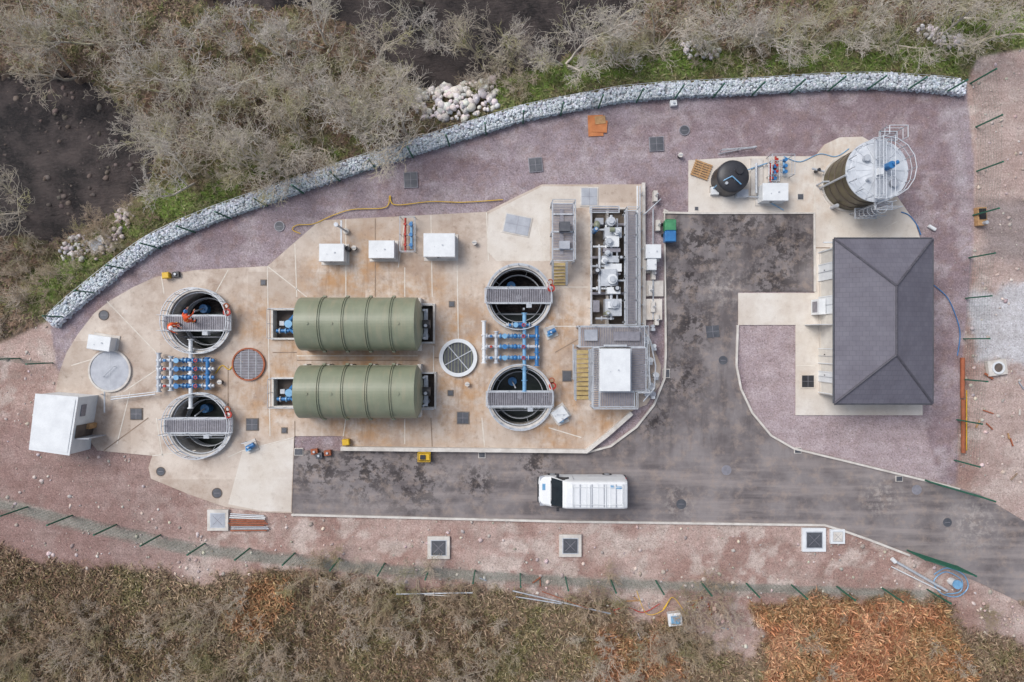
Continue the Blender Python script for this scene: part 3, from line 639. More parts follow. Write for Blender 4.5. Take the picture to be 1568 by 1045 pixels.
def manhole(x,y,r,m='hatch',z=.06,rm='kerb'):
    s=MB('manhole_cover'); c=W(x,y); r/=S; s.ring(c,r*.86,r,z-.05,z+.03,rm,32); s.prism(circ(c,r*.87,32),z-.02,z+.02,m); s.box(c.x-r*.5,c.x+r*.5,c.y-.012,c.y+.012,z,z+.03,'galvd'); s.build()
for a in [(1048,200,8,'hatch',.02,'galvd'),(428,347,8,'hatch',.02,'galvd'),(160,483,8,'hatch',.06,'pitfloor'),(247,722,7,'hatch',.06,'pitfloor'),(333,755,8,'hatch',.06,'pitfloor'),(1107,552,8,'hatch',.03,'asph'),(1112,720,9,'galvd',.03,'asph'),(1043,772,9,'hatch',.03,'asph'),(1403,750,9,'galvd',.03,'asph'),(1450,800,8,'hatch',.03,'asph')]: manhole(*a)
s=MB('concrete_pad'); c=W(170,568); s.ring(c,1.3,1.42,.06,.2,'kerb'); s.prism(circ(c,1.31),.06,.16,'hatchl'); s.box(c.x-.02,c.x+.02,c.y-1.2,c.y+1.2,.1,.17,'galv'); s.rail([(c.x-.3,c.y-.4),(c.x+.4,c.y+.3)],.25,.16,r=.015); s.build()
s=MB('circular_chamber'); c=W(702,548); s.ring(c,1.02,1.26,.06,.3,'white'); s.prism(circ(c,1.03),.06,.16,'hatch')
for k in range(-4,5):
    hh=math.sqrt(1-(k*.2)**2); s.box(c.x+k*.22-.02,c.x+k*.22+.02,c.y-hh,c.y+hh,.16,.2,'gtank')
s.box(c.x-.03,c.x+.03,c.y-1,c.y+1,.16,.24,'galv',.7); s.box(c.x-1,c.x+1,c.y-.03,c.y+.03,.16,.235,'galv',.5); s.build()
s=MB('circular_chamber'); c=W(382,558); s.ring(c,1.0,1.1,.06,.22,'rust'); s.prism(circ(c,1.01),.06,.1,'pitfloor')
for k in range(-9,10):
    hh=math.sqrt(max(0,.98-(k*.105)**2)); s.box(c.x-hh,c.x+hh,c.y+k*.105-.035,c.y+k*.105+.035,.12,.17,'galvd')
for k in (-.5,0,.5):
    hh=math.sqrt(.98-k*k); s.box(c.x+k-.015,c.x+k+.015,c.y-hh,c.y+hh,.12,.185,'galv')
s.build()
def kiosk(x0,y0,x1,y1,z,rot=0,pad=True,name='control_kiosk'):
    s=MB(name); a=W(x0,y0,z);b=W(x1,y1,z); e=.05
    s.box(a.x,b.x,b.y,a.y,z-.09,z,'white',rot,.03); s.box(a.x+e,b.x-e,b.y+e,a.y-e,.1,z-.09,'white',rot)
    s.box(a.x-.1,b.x+.1,b.y-.1,a.y+.1,.05,.12,'kerb',rot)
    cx=(a.x+b.x)/2; cy=(a.y+b.y)/2
    if rot==0: s.box(cx-.012,cx+.012,b.y+e-.01,b.y+e,.2,z-.15,'galvd'); s.box(cx-.2,cx-.05,b.y+e-.03,b.y+e,.6,.75,'black')
    s.cyl((cx+.2,cy,z),(cx+.2,cy,z+.06),.05,'galv',8); s.cyl((cx-.3,cy-.1,z),(cx-.3,cy-.1,z+.03),.03,'galv',8)
    s.build(bevel=.015)
kiosk(488,373,527,401,1.1); kiosk(564,368,604,396,1.0); kiosk(648,357,697,394,1.3); kiosk(133,514,169,537,.9,-.15); kiosk(1168,280,1208,308,1.2); kiosk(847,625,869,645,.6,.6)
kiosk(989,374,1013,396,1.2); kiosk(991,396,1006,414,1.1)
def valve_frame(x,y,w,h,rot=0,name='valve_assembly'):
    s=MB(name); c=W(x,y); w/=S;h/=S
    s.rail([(c.x-w/2,c.y-h/2),(c.x+w/2,c.y-h/2),(c.x+w/2,c.y+h/2),(c.x-w/2,c.y+h/2)],1.0,.06,'galv',1,.022,True)
    s.cyl((c.x-w*.2,c.y-h/2,.5),(c.x-w*.2,c.y+h/2,.5),.07,'red',8); s.cyl((c.x+w*.2,c.y-h*.4,.4),(c.x+w*.2,c.y+h*.4,.4),.09,'lblue',8)
    for k in (-.3,0,.3): s.cyl((c.x-w*.2,c.y+h*k,.5),(c.x-w*.2,c.y+h*k,.8),.09,'red',8); s.cyl((c.x-w*.3,c.y+h*k,.45),(c.x+w*.3,c.y+h*k,.45),.04,'galv',6); s.cyl((c.x+w*.2,c.y+h*k,.4),(c.x+w*.2,c.y+h*k,.75),.12,'blue',10)
    s.build()
valve_frame(627,362,22,52); valve_frame(1190,258,34,30); valve_frame(1178,268,12,30)
s=MB('vent_stack')
c=W(531,355); s.cyl((c.x,c.y,.06),(c.x,c.y,.3),.2,'kerb',12); s.cyl((c.x,c.y,.3),(c.x,c.y,2.6),.07,'galv',8); s.cyl((c.x,c.y,2.6),(c.x,c.y,2.8),.14,'galv',10); s.cyl((c.x+.2,c.y-1.2,.1),(c.x+.2,c.y-1.2,.7),.16,'black',12); s.box(c.x-.2,c.x-.1,c.y-1.2,c.y+.6,.8,.9,'galv'); s.build()
for (x,y) in [(727,373),(716,588),(544,381),(340,585),(1040,240)]:
    s=MB('bollard_valve'); c=W(x,y); s.cyl((c.x,c.y,.02),(c.x,c.y,.35),.13,'red' if x in(716,) else 'black',12); s.cyl((c.x,c.y,.35),(c.x,c.y,.42),.16,'kerb',12); s.cyl((c.x-.15,c.y,.46),(c.x+.15,c.y,.46),.02,'galv',6); s.build()
def manifold(x0,x1,rows,hx,name='pipe_manifold'):
    s=MB(name); z=.55
    for i,y in enumerate(rows):
        a=W(x0,y,z);b=W(x1,y,z); L=b.x-a.x
        s.cyl(a,(a.x+L*.3,a.y,z),.11,'galv',12); s.cyl((a.x+L*.3,a.y,z),(a.x+L*.78,a.y,z),.12,'lblue',12); s.cyl((a.x+L*.78,a.y,z),b,.11,'galv' if i%2 else 'blue',12)
        for k in (.08,.24,.32,.46,.52,.64,.8,.94): s.cyl((a.x+L*k,a.y,z),(a.x+L*k+.05,a.y,z),.19,'blue' if .3<k<.7 else 'galv',14)
        s.cyl((a.x+L*.4,a.y,z),(a.x+L*.4,a.y,z+.45),.1,'blue',10); s.cyl((a.x+L*.4,a.y,z+.45),(a.x+L*.4,a.y,z+.5),.17,'blue' if i%2 else 'lblue',12); s.cyl((a.x+L*.72,a.y,z),(a.x+L*.72,a.y,z+.3),.13,'blue',10); s.sph((a.x+L*.58,a.y,z+.05),.17,'blue')
        s.ring((a.x+L*.72,a.y),.07,.12,z+.36,z+.4,'red',14); s.cyl((a.x+L*.16,a.y,z),(a.x+L*.16,a.y,z+.25),.09,'red' if i%2 else 'blue',10)
        for k in (.15,.85): s.box(a.x+L*k-.06,a.x+L*k+.06,a.y-.08,a.y+.08,.06,z-.1,'galv')
    for h in hx:
        a=W(h[0],h[1],z);b=W(h[0],h[2],z); s.cyl(a,b,.13,h[3],12); n=max(2,int((a-b).length/.7))
        for k in range(n+1): p=a.lerp(b,k/n); s.cyl(p-Vector((0,.03,0)),p+Vector((0,.03,0)),.2,h[3],12)
    s.build()
manifold(240,328,(552,565,578,591),[(243,541,600,'galv'),(292,520,625,'white'),(318,548,596,'blue'),(262,546,598,'galv')])
manifold(738,826,(515,531,548),[(741,492,556,'white'),(803,480,600,'lblue'),(822,500,560,'blue'),(760,508,556,'galv')])
manifold(775,812,(498,),[])
s=MB('cable_tray'); a=W(170,612,.5);b=W(238,604,.5); s.cyl(a,b,.04,'galv',6); s.cyl(a+Vector((0,.15,0)),b+Vector((0,.15,0)),.03,'galv',6); s.cyl(W(160,600,.5),W(160,632,.5),.05,'galv',6); s.cyl(W(155,604,1.0),W(155,604,0.06),.04,'galv',6); s.build()
for (x,y) in [(843,509),(860,640),(386,683)]:
    s=MB('dosing_pump'); c=W(x,y); s.box(c.x-.4,c.x+.4,c.y-.4,c.y+.4,.06,.14,'kerb',.4); s.cyl((c.x-.2,c.y-.1,.4),(c.x+.3,c.y+.15,.4),.16,'blue',12); s.cyl((c.x,c.y,.14),(c.x,c.y,.75),.06,'galv',8); s.box(c.x-.25,c.x+.1,c.y-.25,c.y-.05,.14,.5,'lblue',.4); s.rail([(c.x-.35,c.y+.3),(c.x+.35,c.y+.35)],.9,.1,r=.02); s.build()

# ------------------------------------------------------------ steel platforms
def stair(mb,x0,y0,x1,y1,zt,n,dirx):
    for i in range(n):
        t=(i+.5)/n; z=.06+(zt-.06)*t
        if dirx: a=W(x0+(x1-x0)*i/n,y0,z);b=W(x0+(x1-x0)*(i+.8)/n,y1,z)
        else: a=W(x0,y0+(y1-y0)*i/n,z);b=W(x1,y0+(y1-y0)*(i+.8)/n,z)
        mb.box(min(a.x,b.x),max(a.x,b.x),min(a.y,b.y),max(a.y,b.y),z-.04,z,'ystair')
def hr(mb,p,q,zp,zq,h=1.0):
    a=W(p[0],p[1],zp);b=W(q[0],q[1],zq); u=Vector((0,0,h)); mb.cyl(a+u,b+u,.028,'galv',6); mb.cyl(a+u*.5,b+u*.5,.02,'galv',5); mb.cyl(a,b,.06,'galv',5)
    for t in (0,.5,1): p_=a.lerp(b,t); mb.cyl(p_,p_+u,.024,'galv',5)
s=MB('steel_access_platform'); z=1.6; a=W(845,311,z);b=W(879,400,z)
s.grating(a.x,b.x,b.y,a.y,z,step=.1,w=.07)
for (x,y) in ((a.x,a.y),(b.x,a.y),(a.x,b.y),(b.x,b.y),(a.x,(a.y+b.y)/2),(b.x,(a.y+b.y)/2)): s.box(x-.05,x+.05,y-.05,y+.05,.06,z,'galv')
s.rail([(a.x,b.y),(a.x,a.y),(b.x,a.y),(b.x,b.y)],1.1,z)
for k in (.2,.5,.8): y=b.y+(a.y-b.y)*k; s.box(a.x+.1,b.x-.1,y-.05,y+.05,z,z+.14,'galv')
s.box(a.x+.5,a.x+.75,b.y+.4,a.y-.4,z,z+.1,'galvd'); s.box(a.x+.45,b.x-.3,a.y-1.9,a.y-1.3,z+.0,z+.6,'hatch'); s.box(a.x+.45,b.x-.3,a.y-3.0,a.y-2.5,z,z+.4,'hatchl')
stair(s,846,437,866,402,z,7,False); hr(s,(846,437),(846,402),.06,z); hr(s,(867,437),(867,402),.06,z); s.build()
root=empty('inlet_screening_works',W(940,410))
s=MB('channel'); a=W(906,322);b=W(957,498); s.box(a.x,b.x,b.y,a.y,-1.3,-.35,'pitlight')
for q in ((a.x-.12,a.x,b.y,a.y),(b.x,b.x+.12,b.y,a.y),(a.x-.12,b.x+.12,a.y,a.y+.12),(a.x-.12,b.x+.12,b.y-.12,b.y)): s.box(*q,-1.3,.3,'kerb')
s.box(a.x+.95,a.x+1.1,b.y,a.y,-1.0,.25,'kerb')
for y in (345,395,450): q=W(920,y); s.box(a.x,b.x,q.y-.08,q.y+.08,-.2,.28,'galvd')
s.build(root)
s=MB('walkway'); z=1.0; a=W(956,322,z);b=W(975,498,z); s.grating(a.x,b.x,b.y,a.y,z,step=.1,w=.07)
for k in range(6): y=b.y+.2+(a.y-b.y-.4)*k/5; s.box(b.x-.06,b.x+.04,y-.05,y+.05,.06,z,'galv'); s.box(a.x,a.x+.1,y-.05,y+.05,.06,z,'galv')
s.rail([(a.x,b.y),(a.x,a.y),(b.x,a.y),(b.x,b.y)],1.1,z); a=W(903,320,.9);b=W(930,326,.9); s.grating(a.x,b.x+.8,b.y,a.y+.2,.9); a=W(903,322,.5);b=W(903,498,.5); s.rail([(a.x,a.y),(b.x,b.y)],1.1,.5); s.rail([(a.x,b.y),(a.x+2.3,b.y)],1.1,.5); s.build(root)
s=MB('screens')
def Bx(x0,y0,x1,y1,z0,z1,m): s.pb(x0,y0,x1,y1,z0,z1,m)
Bx(926,348,952,364,.2,1.1,'galv'); Bx(929,362,948,378,.1,1.2,'white'); Bx(924,380,950,386,.3,1.0,'galvd'); Bx(922,392,948,402,.2,1.1,'galv'); Bx(926,404,952,416,.2,1.0,'white'); Bx(920,412,944,438,.1,1.1,'galv'); Bx(930,440,950,450,.3,1.2,'white'); Bx(927,458,952,484,.1,1.1,'galv'); Bx(931,462,947,472,1.1,1.3,'white'); Bx(912,334,924,344,-.3,.8,'hatchl'); Bx(908,460,918,478,-.3,.4,'galvd')
for x,y0,y1,r,m in ((936,330,490,.1,'galv'),(945,335,480,.06,'hatchl'),(918,380,450,.09,'galv'),(928,345,440,.07,'white')): s.cyl(W(x,y0,.9),W(x,y1,.9),r,m,10)
for x,y,r,m in ((935,340,.3,'galv'),(944,356,.22,'white'),(932,371,.25,'galv'),(937,428,.33,'white'),(944,442,.2,'black'),(940,466,.3,'galv'),(912,352,.15,'blue'),(925,400,.2,'white'),(914,415,.2,'black'),(930,388,.18,'galv'),(950,395,.14,'black'),(930,480,.16,'gtank')):
    c=W(x,y,1.1); s.cyl((c.x,c.y,.2),(c.x,c.y,1.35),r,m,14); s.cyl((c.x,c.y,1.35),(c.x,c.y,1.5),r*.6,'galv',10)
for x0,x1,y,m in ((905,950,352,'galv'),(908,940,378,'white'),(905,935,408,'galv'),(915,955,430,'galv'),(905,950,442,'white'),(912,940,488,'galv'),(918,950,420,'galvd')): s.cyl(W(x0,y,.8),W(x1,y,.8),.07,m,8); s.cyl(W(x0+8,y,.8),W(x0+10,y,.8),.15,m,10)
c=W(914,345,.9); s.sph(c,(.22,.3,.2),'gtank'); c=W(934,352,1.4); s.cyl(c,(c.x+.3,c.y,c.z),.16,'gtank',10)
s.build(root)
s=MB('steel_work_platform'); z=1.5; a=W(886,500,z);b=W(988,532,z); s.grating(a.x,b.x,b.y,a.y,z,along='y',step=.11,w=.075); a2=W(966,532,z);b2=W(990,600,z); s.grating(a2.x,b2.x,b2.y,a2.y,z,step=.11,w=.075); a3=W(906,532,z);b3=W(918,625,z); s.grating(a3.x,b3.x,b3.y,a3.y,z,along='x'); a4=W(918,600,z);b4=W(972,624,z); s.grating(a4.x,b4.x,b4.y,a4.y,z,along='y',step=.11,w=.075)
s.rail([(a.x,b.y),(a.x,a.y),(b.x,a.y),(b2.x,b2.y),(b4.x,b2.y),(b4.x,b4.y),(a3.x,b4.y),(a3.x,b.y)],1.1,z)
for p in ((886,500),(937,500),(988,500),(886,530),(988,560),(990,600),(908,624),(972,624),(908,580)): c=W(*p,z); s.box(c.x-.06,c.x+.06,c.y-.06,c.y+.06,.02,z-.02,'galv')
s.pb(895,505,915,522,z,z+.25,'hatchl'); s.pb(940,508,980,522,z,z+.2,'galvd'); s.pb(925,528,960,531,z,z+.5,'galv')
stair(s,880,612,901,535,z,11,False); hr(s,(880,612),(880,535),.06,z); hr(s,(902,612),(902,535),.06,z); s.build()
kiosk(918,534,966,600,2.3,0,name='equipment_container')
s=MB('lifting_frame'); s.rail([tuple(W(876,528,0.06))[:2],tuple(W(876,580,.06))[:2]],1.1,.06); s.build()
s=MB('pipe_bridge'); z=1.0
s.tube([W(980,285,z),W(980,500,z),W(996,522,z),W(1004,560,z),W(1002,595,z),W(985,615,z)],.05,'galv',6); s.tube([W(976,285,.6),W(977,500,.6),W(990,530,.6),W(996,590,.6)],.06,'white',6)
for y in range(300,500,28): c=W(980,y); s.cyl((c.x,c.y,.05),(c.x,c.y,z),.035,'galv',5)
for (x,y,q) in ((990,520,.18),(1002,530,.14),(996,552,.2),(1005,575,.2),(998,590,.16),(990,600,.22),(1000,604,.2),(988,570,.12),(1000,500,.12)): c=W(x,y,.6); s.cyl((c.x,c.y,.05),(c.x,c.y,.6),q,'hatchl' if int(x)%3 else 'white',10); s.box(c.x-.12,c.x+.12,c.y-.3,c.y-.12,.05,.7,'galv')
for x,y in ((1004,300),(1008,345),(1001,420),(996,445),(1000,470),(1006,490)): c=W(x,y,.5); s.box(c.x-.13,c.x+.13,c.y-.35,c.y+.35,.0,.5,'kerb'); s.cyl((c.x,c.y,.5),(c.x,c.y,1.2),.04,'galv',6)
for y0,y1 in ((320,375),(415,490)): s.cyl(W(1000,y0,.3),W(1000,y1,.3),.05,'galv',6)
s.cyl(W(985,330,.4),W(1012,305,.4),.04,'galv',6); s.build()
s=MB('concrete_plinth'); s.pb(988,430,1016,454,-.02,.25,'kerb'); s.pb(988,458,1014,490,-.02,.3,'conc2'); s.build()

# ------------------------------------------------------------ bins, tank, pallet
s=MB('wheelie_bins'); c=W(1027,345,1.0)
for dy,m in ((.0,'gbin'),(-.72,'blue')):
    x,y=c.x,c.y+dy; s.box(x-.3,x+.3,y-.3,y+.3,.12,.95,m,0,-.06); s.box(x-.38,x+.38,y-.36,y+.36,.95,1.03,m,0,.05); s.cyl((x-.4,y+.2,.1),(x+.4,y+.2,.1),.1,'rubber',10); s.cyl((x-.3,y+.38,.98),(x+.3,y+.38,.98),.025,m,6)
s.build(bevel=.02)
s=MB('black_storage_tank'); c=W(1112,278); z=1.35; s.cyl((c.x,c.y,.06),(c.x,c.y,z),1.05,'black',32); s.sph((c.x,c.y,z),(1.05,1.05,.35),'black',32,8,0.0); s.cyl((c.x+.3,c.y+.3,z+.1),(c.x+.3,c.y+.3,z+.45),.25,'black',16); s.cyl((c.x-.5,c.y-.5,z),(c.x-.5,c.y-.5,z+.35),.1,'galv',8)
for k in range(8): t=k*math.pi/4; s.cyl((c.x+math.cos(t)*.3,c.y+math.sin(t)*.3,z+.33),(c.x+math.cos(t)*1.03,c.y+math.sin(t)*1.03,z+.02),.03,'hatch',5)
s.tube([(c.x-1.0,c.y-.6,.1),(c.x-.85,c.y-.4,z+.1),(c.x-.2,c.y-.1,z+.5),(c.x+.4,c.y-.6,z+.4)],.04,'lblue',6); s.box(c.x-1.1,c.x-.6,c.y-.95,c.y-.45,.06,.4,'white'); s.build()
s=MB('timber_pallet'); c=W(1073,262)
for k in range(7): s.box(c.x-.6,c.x+.6,c.y-.5+k*.16,c.y-.4+k*.16,.16,.19,'wood',0)
for k in (-.5,0,.5): s.box(c.x+k-.05,c.x+k+.05,c.y-.5,c.y+.56,.06,.16,'wood')
o=s.build(); o.rotation_euler=(0,0,-.35)
s=MB('scaffold_frame'); s.rail([tuple(W(1103,232,.1))[:2],tuple(W(1155,228,.1))[:2]],.5,.06,r=.03); s.cyl(W(1100,236,.1),W(1158,224,.1),.03,'galv',6); s.build()
s=MB('equipment_skid'); s.pb(1150,243,1168,300,.06,.2,'kerb'); s.cyl(W(1158,250,.5),W(1158,296,.5),.08,'galv',8); s.cyl(W(1140,262,.3),W(1175,250,.3),.04,'lblue',6); s.pb(1128,290,1146,302,.06,.5,'galv'); s.pb(1120,278,1132,288,.06,.4,'hatchl'); s.cyl(W(1130,300,.3),W(1170,303,.3),.05,'galv',6); s.cyl(W(1160,300,.2),W(1200,322,.2),.03,'lblue',5); s.build()
s=MB('plywood_sheets'); c=W(913,193); s.box(c.x-.55,c.x+.45,c.y-.7,c.y+.7,.02,.05,'ply',.04); s.box(c.x-.3,c.x+.72,c.y-.45,c.y+.35,.055,.08,'ply',-.06); s.box(c.x-.1,c.x+.6,c.y+.1,c.y+.62,.085,.11,'wood',.1); s.build()

# ------------------------------------------------------------ silo
root=empty('sludge_silo',W(1300,282)); c=W(1300,282); R=1.78; z=3.4
s=MB('shell'); s.cyl((c.x,c.y,.06),(c.x,c.y,z),R,'brown',48)
for k in range(1,4): s.ring(c,R-.01,R+.03,k*.85,k*.85+.06,'pitfloor')
s.ring(c,R-.02,R+.12,.06,.16,'kerb'); s.build(root)
s=MB('roof'); s.cyl((c.x,c.y,z),(c.x,c.y,z+.28),R+.05,'silotop',48,.5); s.ring(c,R-.05,R+.14,z-.03,z+.06,'silotop')
for k in range(16): t=k*math.pi/8; s.cyl((c.x+math.cos(t)*.5,c.y+math.sin(t)*.5,z+.29),(c.x+math.cos(t)*R,c.y+math.sin(t)*R,z+.02),.015,'galv',4)
s.build(root)
s=MB('roof_walkway'); s.rail(circ(c,R+.08,16),1.0,z+.05,'silotop',1,.024,True)
s.grating(c.x-.35,c.x+.35,c.y-R,c.y+R,z+.55,'galv',step=.1,w=.075,frame='silotop'); s.rail([(c.x-.35,c.y-R),(c.x-.35,c.y+R)],.9,z+.55,'silotop',r=.022); s.rail([(c.x+.35,c.y-R),(c.x+.35,c.y+R)],.9,z+.55,'silotop',r=.022)
s.cyl((c.x+.3,c.y+.1,z+.55),(c.x+.3,c.y+.1,z+1.2),.22,'blue',14); s.cyl((c.x+.3,c.y+.1,z+1.2),(c.x+.65,c.y+.25,z+1.2),.12,'blue',10); s.box(c.x-.3,c.x+.0,c.y-.4,c.y,z+.55,z+.85,'white'); s.cyl((c.x-.8,c.y+.7,z+.2),(c.x-.8,c.y+.7,z+.5),.2,'galv',12); s.cyl((c.x+.9,c.y-.8,z+.1),(c.x+.9,c.y-.8,z+.4),.25,'hatchl',12); s.cyl((c.x-.7,c.y-.6,z+.1),(c.x-.7,c.y-.6,z+.55),.1,'galv',8)
s.grating(c.x+.2,c.x+1.3,c.y+R+.1,c.y+R+.7,z); s.rail([(c.x+.2,c.y+R+.2),(c.x+.2,c.y+R+.7),(c.x+1.3,c.y+R+.7),(c.x+1.3,c.y+R)],1.1,z,'silotop'); s.build(root)
s=MB('access_ladder')
for sx_ in (-.3,.3): s.cyl((c.x+.3+sx_,c.y-R-.25,.06),(c.x+.3+sx_,c.y-R-.25,z+1.1),.03,'galv',6)
for k in range(12): s.cyl((c.x,c.y-R-.25,.3+k*.28),(c.x+.6,c.y-R-.25,.3+k*.28),.018,'galv',5)
for k in range(5): s.ring((c.x+.3,c.y-R-.45),.34,.37,1.4+k*.5,1.45+k*.5,'galv',16)
s.grating(c.x-.2,c.x+1.2,c.y-R-.75,c.y-R-.05,1.2); s.rail([(c.x-.2,c.y-R-.75),(c.x+1.2,c.y-R-.75)],1.1,1.2); s.grating(c.x-.1,c.x+1.0,c.y-R-.6,c.y-R-.05,z); s.rail([(c.x-.1,c.y-R-.6),(c.x+1.0,c.y-R-.6)],1.1,z); s.build(root)
s=MB('pipework'); s.cyl((c.x-R-.2,c.y-.3,.06),(c.x-R-.2,c.y-.3,z+.2),.07,'galv',8); s.cyl((c.x-R-.1,c.y+.7,.5),(c.x-R-.9,c.y+.9,.5),.08,'galv',8); s.cyl((c.x-R-.5,c.y+.8,.06),(c.x-R-.5,c.y+.8,.7),.1,'black',10); s.cyl((c.x-1.2,c.y-1.6,.06),(c.x-1.2,c.y-1.6,.9),.12,'galv',10); s.tube([(c.x-R-.05,c.y-.1,1.1),(c.x-R-.4,c.y-.1,1.1),(c.x-R-.4,c.y-.1,.1)],.06,'galv',8); s.build(root)

# ------------------------------------------------------------ main building
ze=3.0; zr=4.42; e=[W(1278,366,ze),W(1428,366,ze),W(1428,618,ze),W(1278,618,ze)]
x0=e[0].x;x1=e[1].x;y1=e[0].y;y0=e[2].y; xc=(x0+x1)/2; hw=(x1-x0)/2; r1=Vector((xc,y1-hw,zr)); r0=Vector((xc,y0+hw,zr))
root=empty('control_building',(xc,(y0+y1)/2,0)); o_=.38
s=MB('walls'); s.box(x0+o_,x1-o_,y0+o_,y1-o_,.02,ze-.05,'cream'); s.box(x0+o_-.03,x1-o_+.03,y0+o_-.03,y1-o_+.03,.02,.3,'conc2'); s.build(root)
s=MB('roof'); E=[(x0,y1,ze),(x1,y1,ze),(x1,y0,ze),(x0,y0,ze),r1[:],r0[:]]
s.add(E,[(0,3,5,4),(1,4,5,2),(0,4,1),(3,2,5)],'slate'); s.add([(a,b,ze-.16) for a,b,_ in E[:4]]+E[:4],[(0,1,2,3),(0,4,5,1),(1,5,6,2),(2,6,7,3),(3,7,4,0)],'black'); s.build(root)
M['ridge']=mk('ridge_tile',C(92,90,100),C(78,76,84),4,.7)
s=MB('ridge_tiles'); up_=Vector((0,0,.03))
for a,b in ((r1,r0),(Vector(E[0]),r1),(Vector(E[1]),r1),(Vector(E[2]),r0),(Vector(E[3]),r0)):
    n=max(2,int((b-a).length/.42))
    for i in range(n): p=a.lerp(b,i/n);q=a.lerp(b,(i+.96)/n); s.cyl(p+up_*.3,q+up_*.3,.075,'ridge',6)
s.build(root)
s=MB('gutters')
for a,b in ((E[0],E[1]),(E[1],E[2]),(E[2],E[3]),(E[3],E[0])):
    a=Vector(a);b=Vector(b); d=(b-a).normalized(); n=Vector((d.y,-d.x,0))*-.05; s.cyl(a+n+Vector((0,0,-.06)),b+n+Vector((0,0,-.06)),.055,'hatch',6)
for (x,y) in ((x0+o_-.06,y1-o_-.1),(x0+o_-.06,y0+o_+.1),(x1-o_+.06,y0+o_+.1)): s.cyl((x,y,.05),(x,y,ze-.1),.04,'white',6)
s.build(root)
s=MB('doors'); xw=x0+o_
for (ya,yb,h,m) in ((405,428,2.1,'white'),(455,480,2.1,'white'),(535,556,2.1,'cream'),(570,584,2.1,'white')):
    a=W(0,ya,1).y;b=W(0,yb,1).y; s.box(xw-.05,xw-.0,b,a,.06,h,m); s.box(xw-.08,xw-.05,b-.06,b,.06,h+.05,'white'); s.box(xw-.08,xw-.05,a,a+.06,.06,h+.05,'white'); s.box(xw-.08,xw-.05,b,a,h,h+.06,'white'); s.box(xw-.09,xw-.05,(a+b)/2-.01,(a+b)/2+.01,.1,h-.05,'hatchl'); s.cyl((xw-.12,(a+b)/2+.1,1.0),(xw-.05,(a+b)/2+.1,1.0),.03,'black',6)
s.box(xw-1.0,xw-.05,W(0,497,1).y-.04,W(0,497,1).y,.1,2.1,'white'); s.build(root)
s=MB('windows')
for (xa,xb) in ((x0+1.2,x0+2.2),(x0+3.4,x0+4.6)):
    for yy,sg in ((y0+o_,-1),(y1-o_,1)): s.box(xa,xb,min(yy,yy+sg*.03),max(yy,yy+sg*.03),1.1,2.0,'glass'); s.box(xa-.06,xb+.06,min(yy,yy+sg*.08),max(yy,yy+sg*.08),1.02,1.1,'white')
s.build(root)
s=MB('wall_units'); y=W(0,470,1).y; s.box(xw-.55,xw-.1,y-.5,y+.5,.1,1.2,'white'); s.box(xw-.57,xw-.55,y-.35,y+.35,.3,1.0,'galvd'); y=W(0,375,1).y; s.box(xw-.8,xw,y-.1,y-.02,2.35,2.5,'white'); s.cyl((x0+1.6,y0-.08,.06),(x0+1.6,y0-.1,.5),.09,'galv',8); s.cyl((x1-1.1,y0-.15,.06),(x1-1.1,y0-.15,.5),.09,'galv',8); s.build(root)

# ------------------------------------------------------------ left kiosk building
z=2.2; q=[W(54,603,z),W(120,608,z),W(106,698,z),W(44,689,z)]; ctr=sum(q,Vector())/4
root=empty('pump_house',(ctr.x,ctr.y,0)); s=MB('walls'); s.prism([(ctr+(p-ctr)*.97).xy[:] for p in q],.0,z-.08,'white'); s.build(root,.02)
s=MB('roof'); s.prism([p.xy[:] for p in q],z-.08,z,'white'); s.add([(ctr+(p-ctr)*.9).xy[:]+(z+.03,) for p in q],[(0,3,2,1)],'white'); s.build(root,.02)
s=MB('door'); a=q[1].lerp(q[2],.5);b=q[1].lerp(q[2],.72); nrm=Vector((q[2].y-q[1].y,-(q[2].x-q[1].x),0)).normalized(); nrm=-nrm if nrm.x<0 else nrm
def pl(a,b,z0,z1,m,th=.03,off=0):
    A=a+nrm*off;B=b+nrm*off; v=[A,B,B+nrm*th,A+nrm*th]; s.add([(p.x,p.y,z0) for p in v]+[(p.x,p.y,z1) for p in v],[(0,1,2,3),(4,5,6,7),(0,1,5,4),(1,2,6,5),(2,3,7,6),(3,0,4,7)],m)
pl(a,b,.1,1.9,'pitfloor',.02,-.02); pl(a,a.lerp(b,.4),.1,.9,'wood',.2,0); s.box(b.x,b.x+.9,b.y-.05,b.y,.1,1.9,'hatchl'); pl(q[1].lerp(q[2],.15),q[1].lerp(q[2],.35),1.2,1.7,'galvd',.03,-.02); s.build(root)

# ------------------------------------------------------------ van
root=empty('white_panel_van',(4.55,-9.78,.03)); X0=1.72; YC=-9.78
st_=[(0,.62,.35,.62),(.06,.82,.3,.86),(.3,.93,.28,1.02),(.72,.98,.26,1.16),(.82,.985,.26,1.22),(1.5,.985,.26,1.98),(1.75,.985,.26,2.2),(2.1,.985,.26,2.27),(4.2,.985,.26,2.28),(5.4,.985,.26,2.26),(5.56,.975,.28,2.2),(5.62,.96,.3,2.1)]
def sect(x,hw,zb,zt):
    bel=min(1.15,zt-.16); tp=max(0,(zt-1.2)/1.08); n1=.10*tp
    L=[(hw*.9,zb),(hw,zb+.12),(hw,bel*.8),(hw-.01,bel),(hw-n1*.6-.03,max(bel+.03,zt-.3)),(hw-n1-.05,max(bel+.06,zt-.1)),(hw-n1-.14,zt-.02),(hw*.45,zt+.01*tp)]
    R_=[(-a,b) for a,b in L[::-1]]; return [(X0+x,YC+a,b+.03) for a,b in L+R_]
s=MB('body'); V=[];n=16
for t in st_: V+=sect(*t)
glassf=[];bodyf=[]
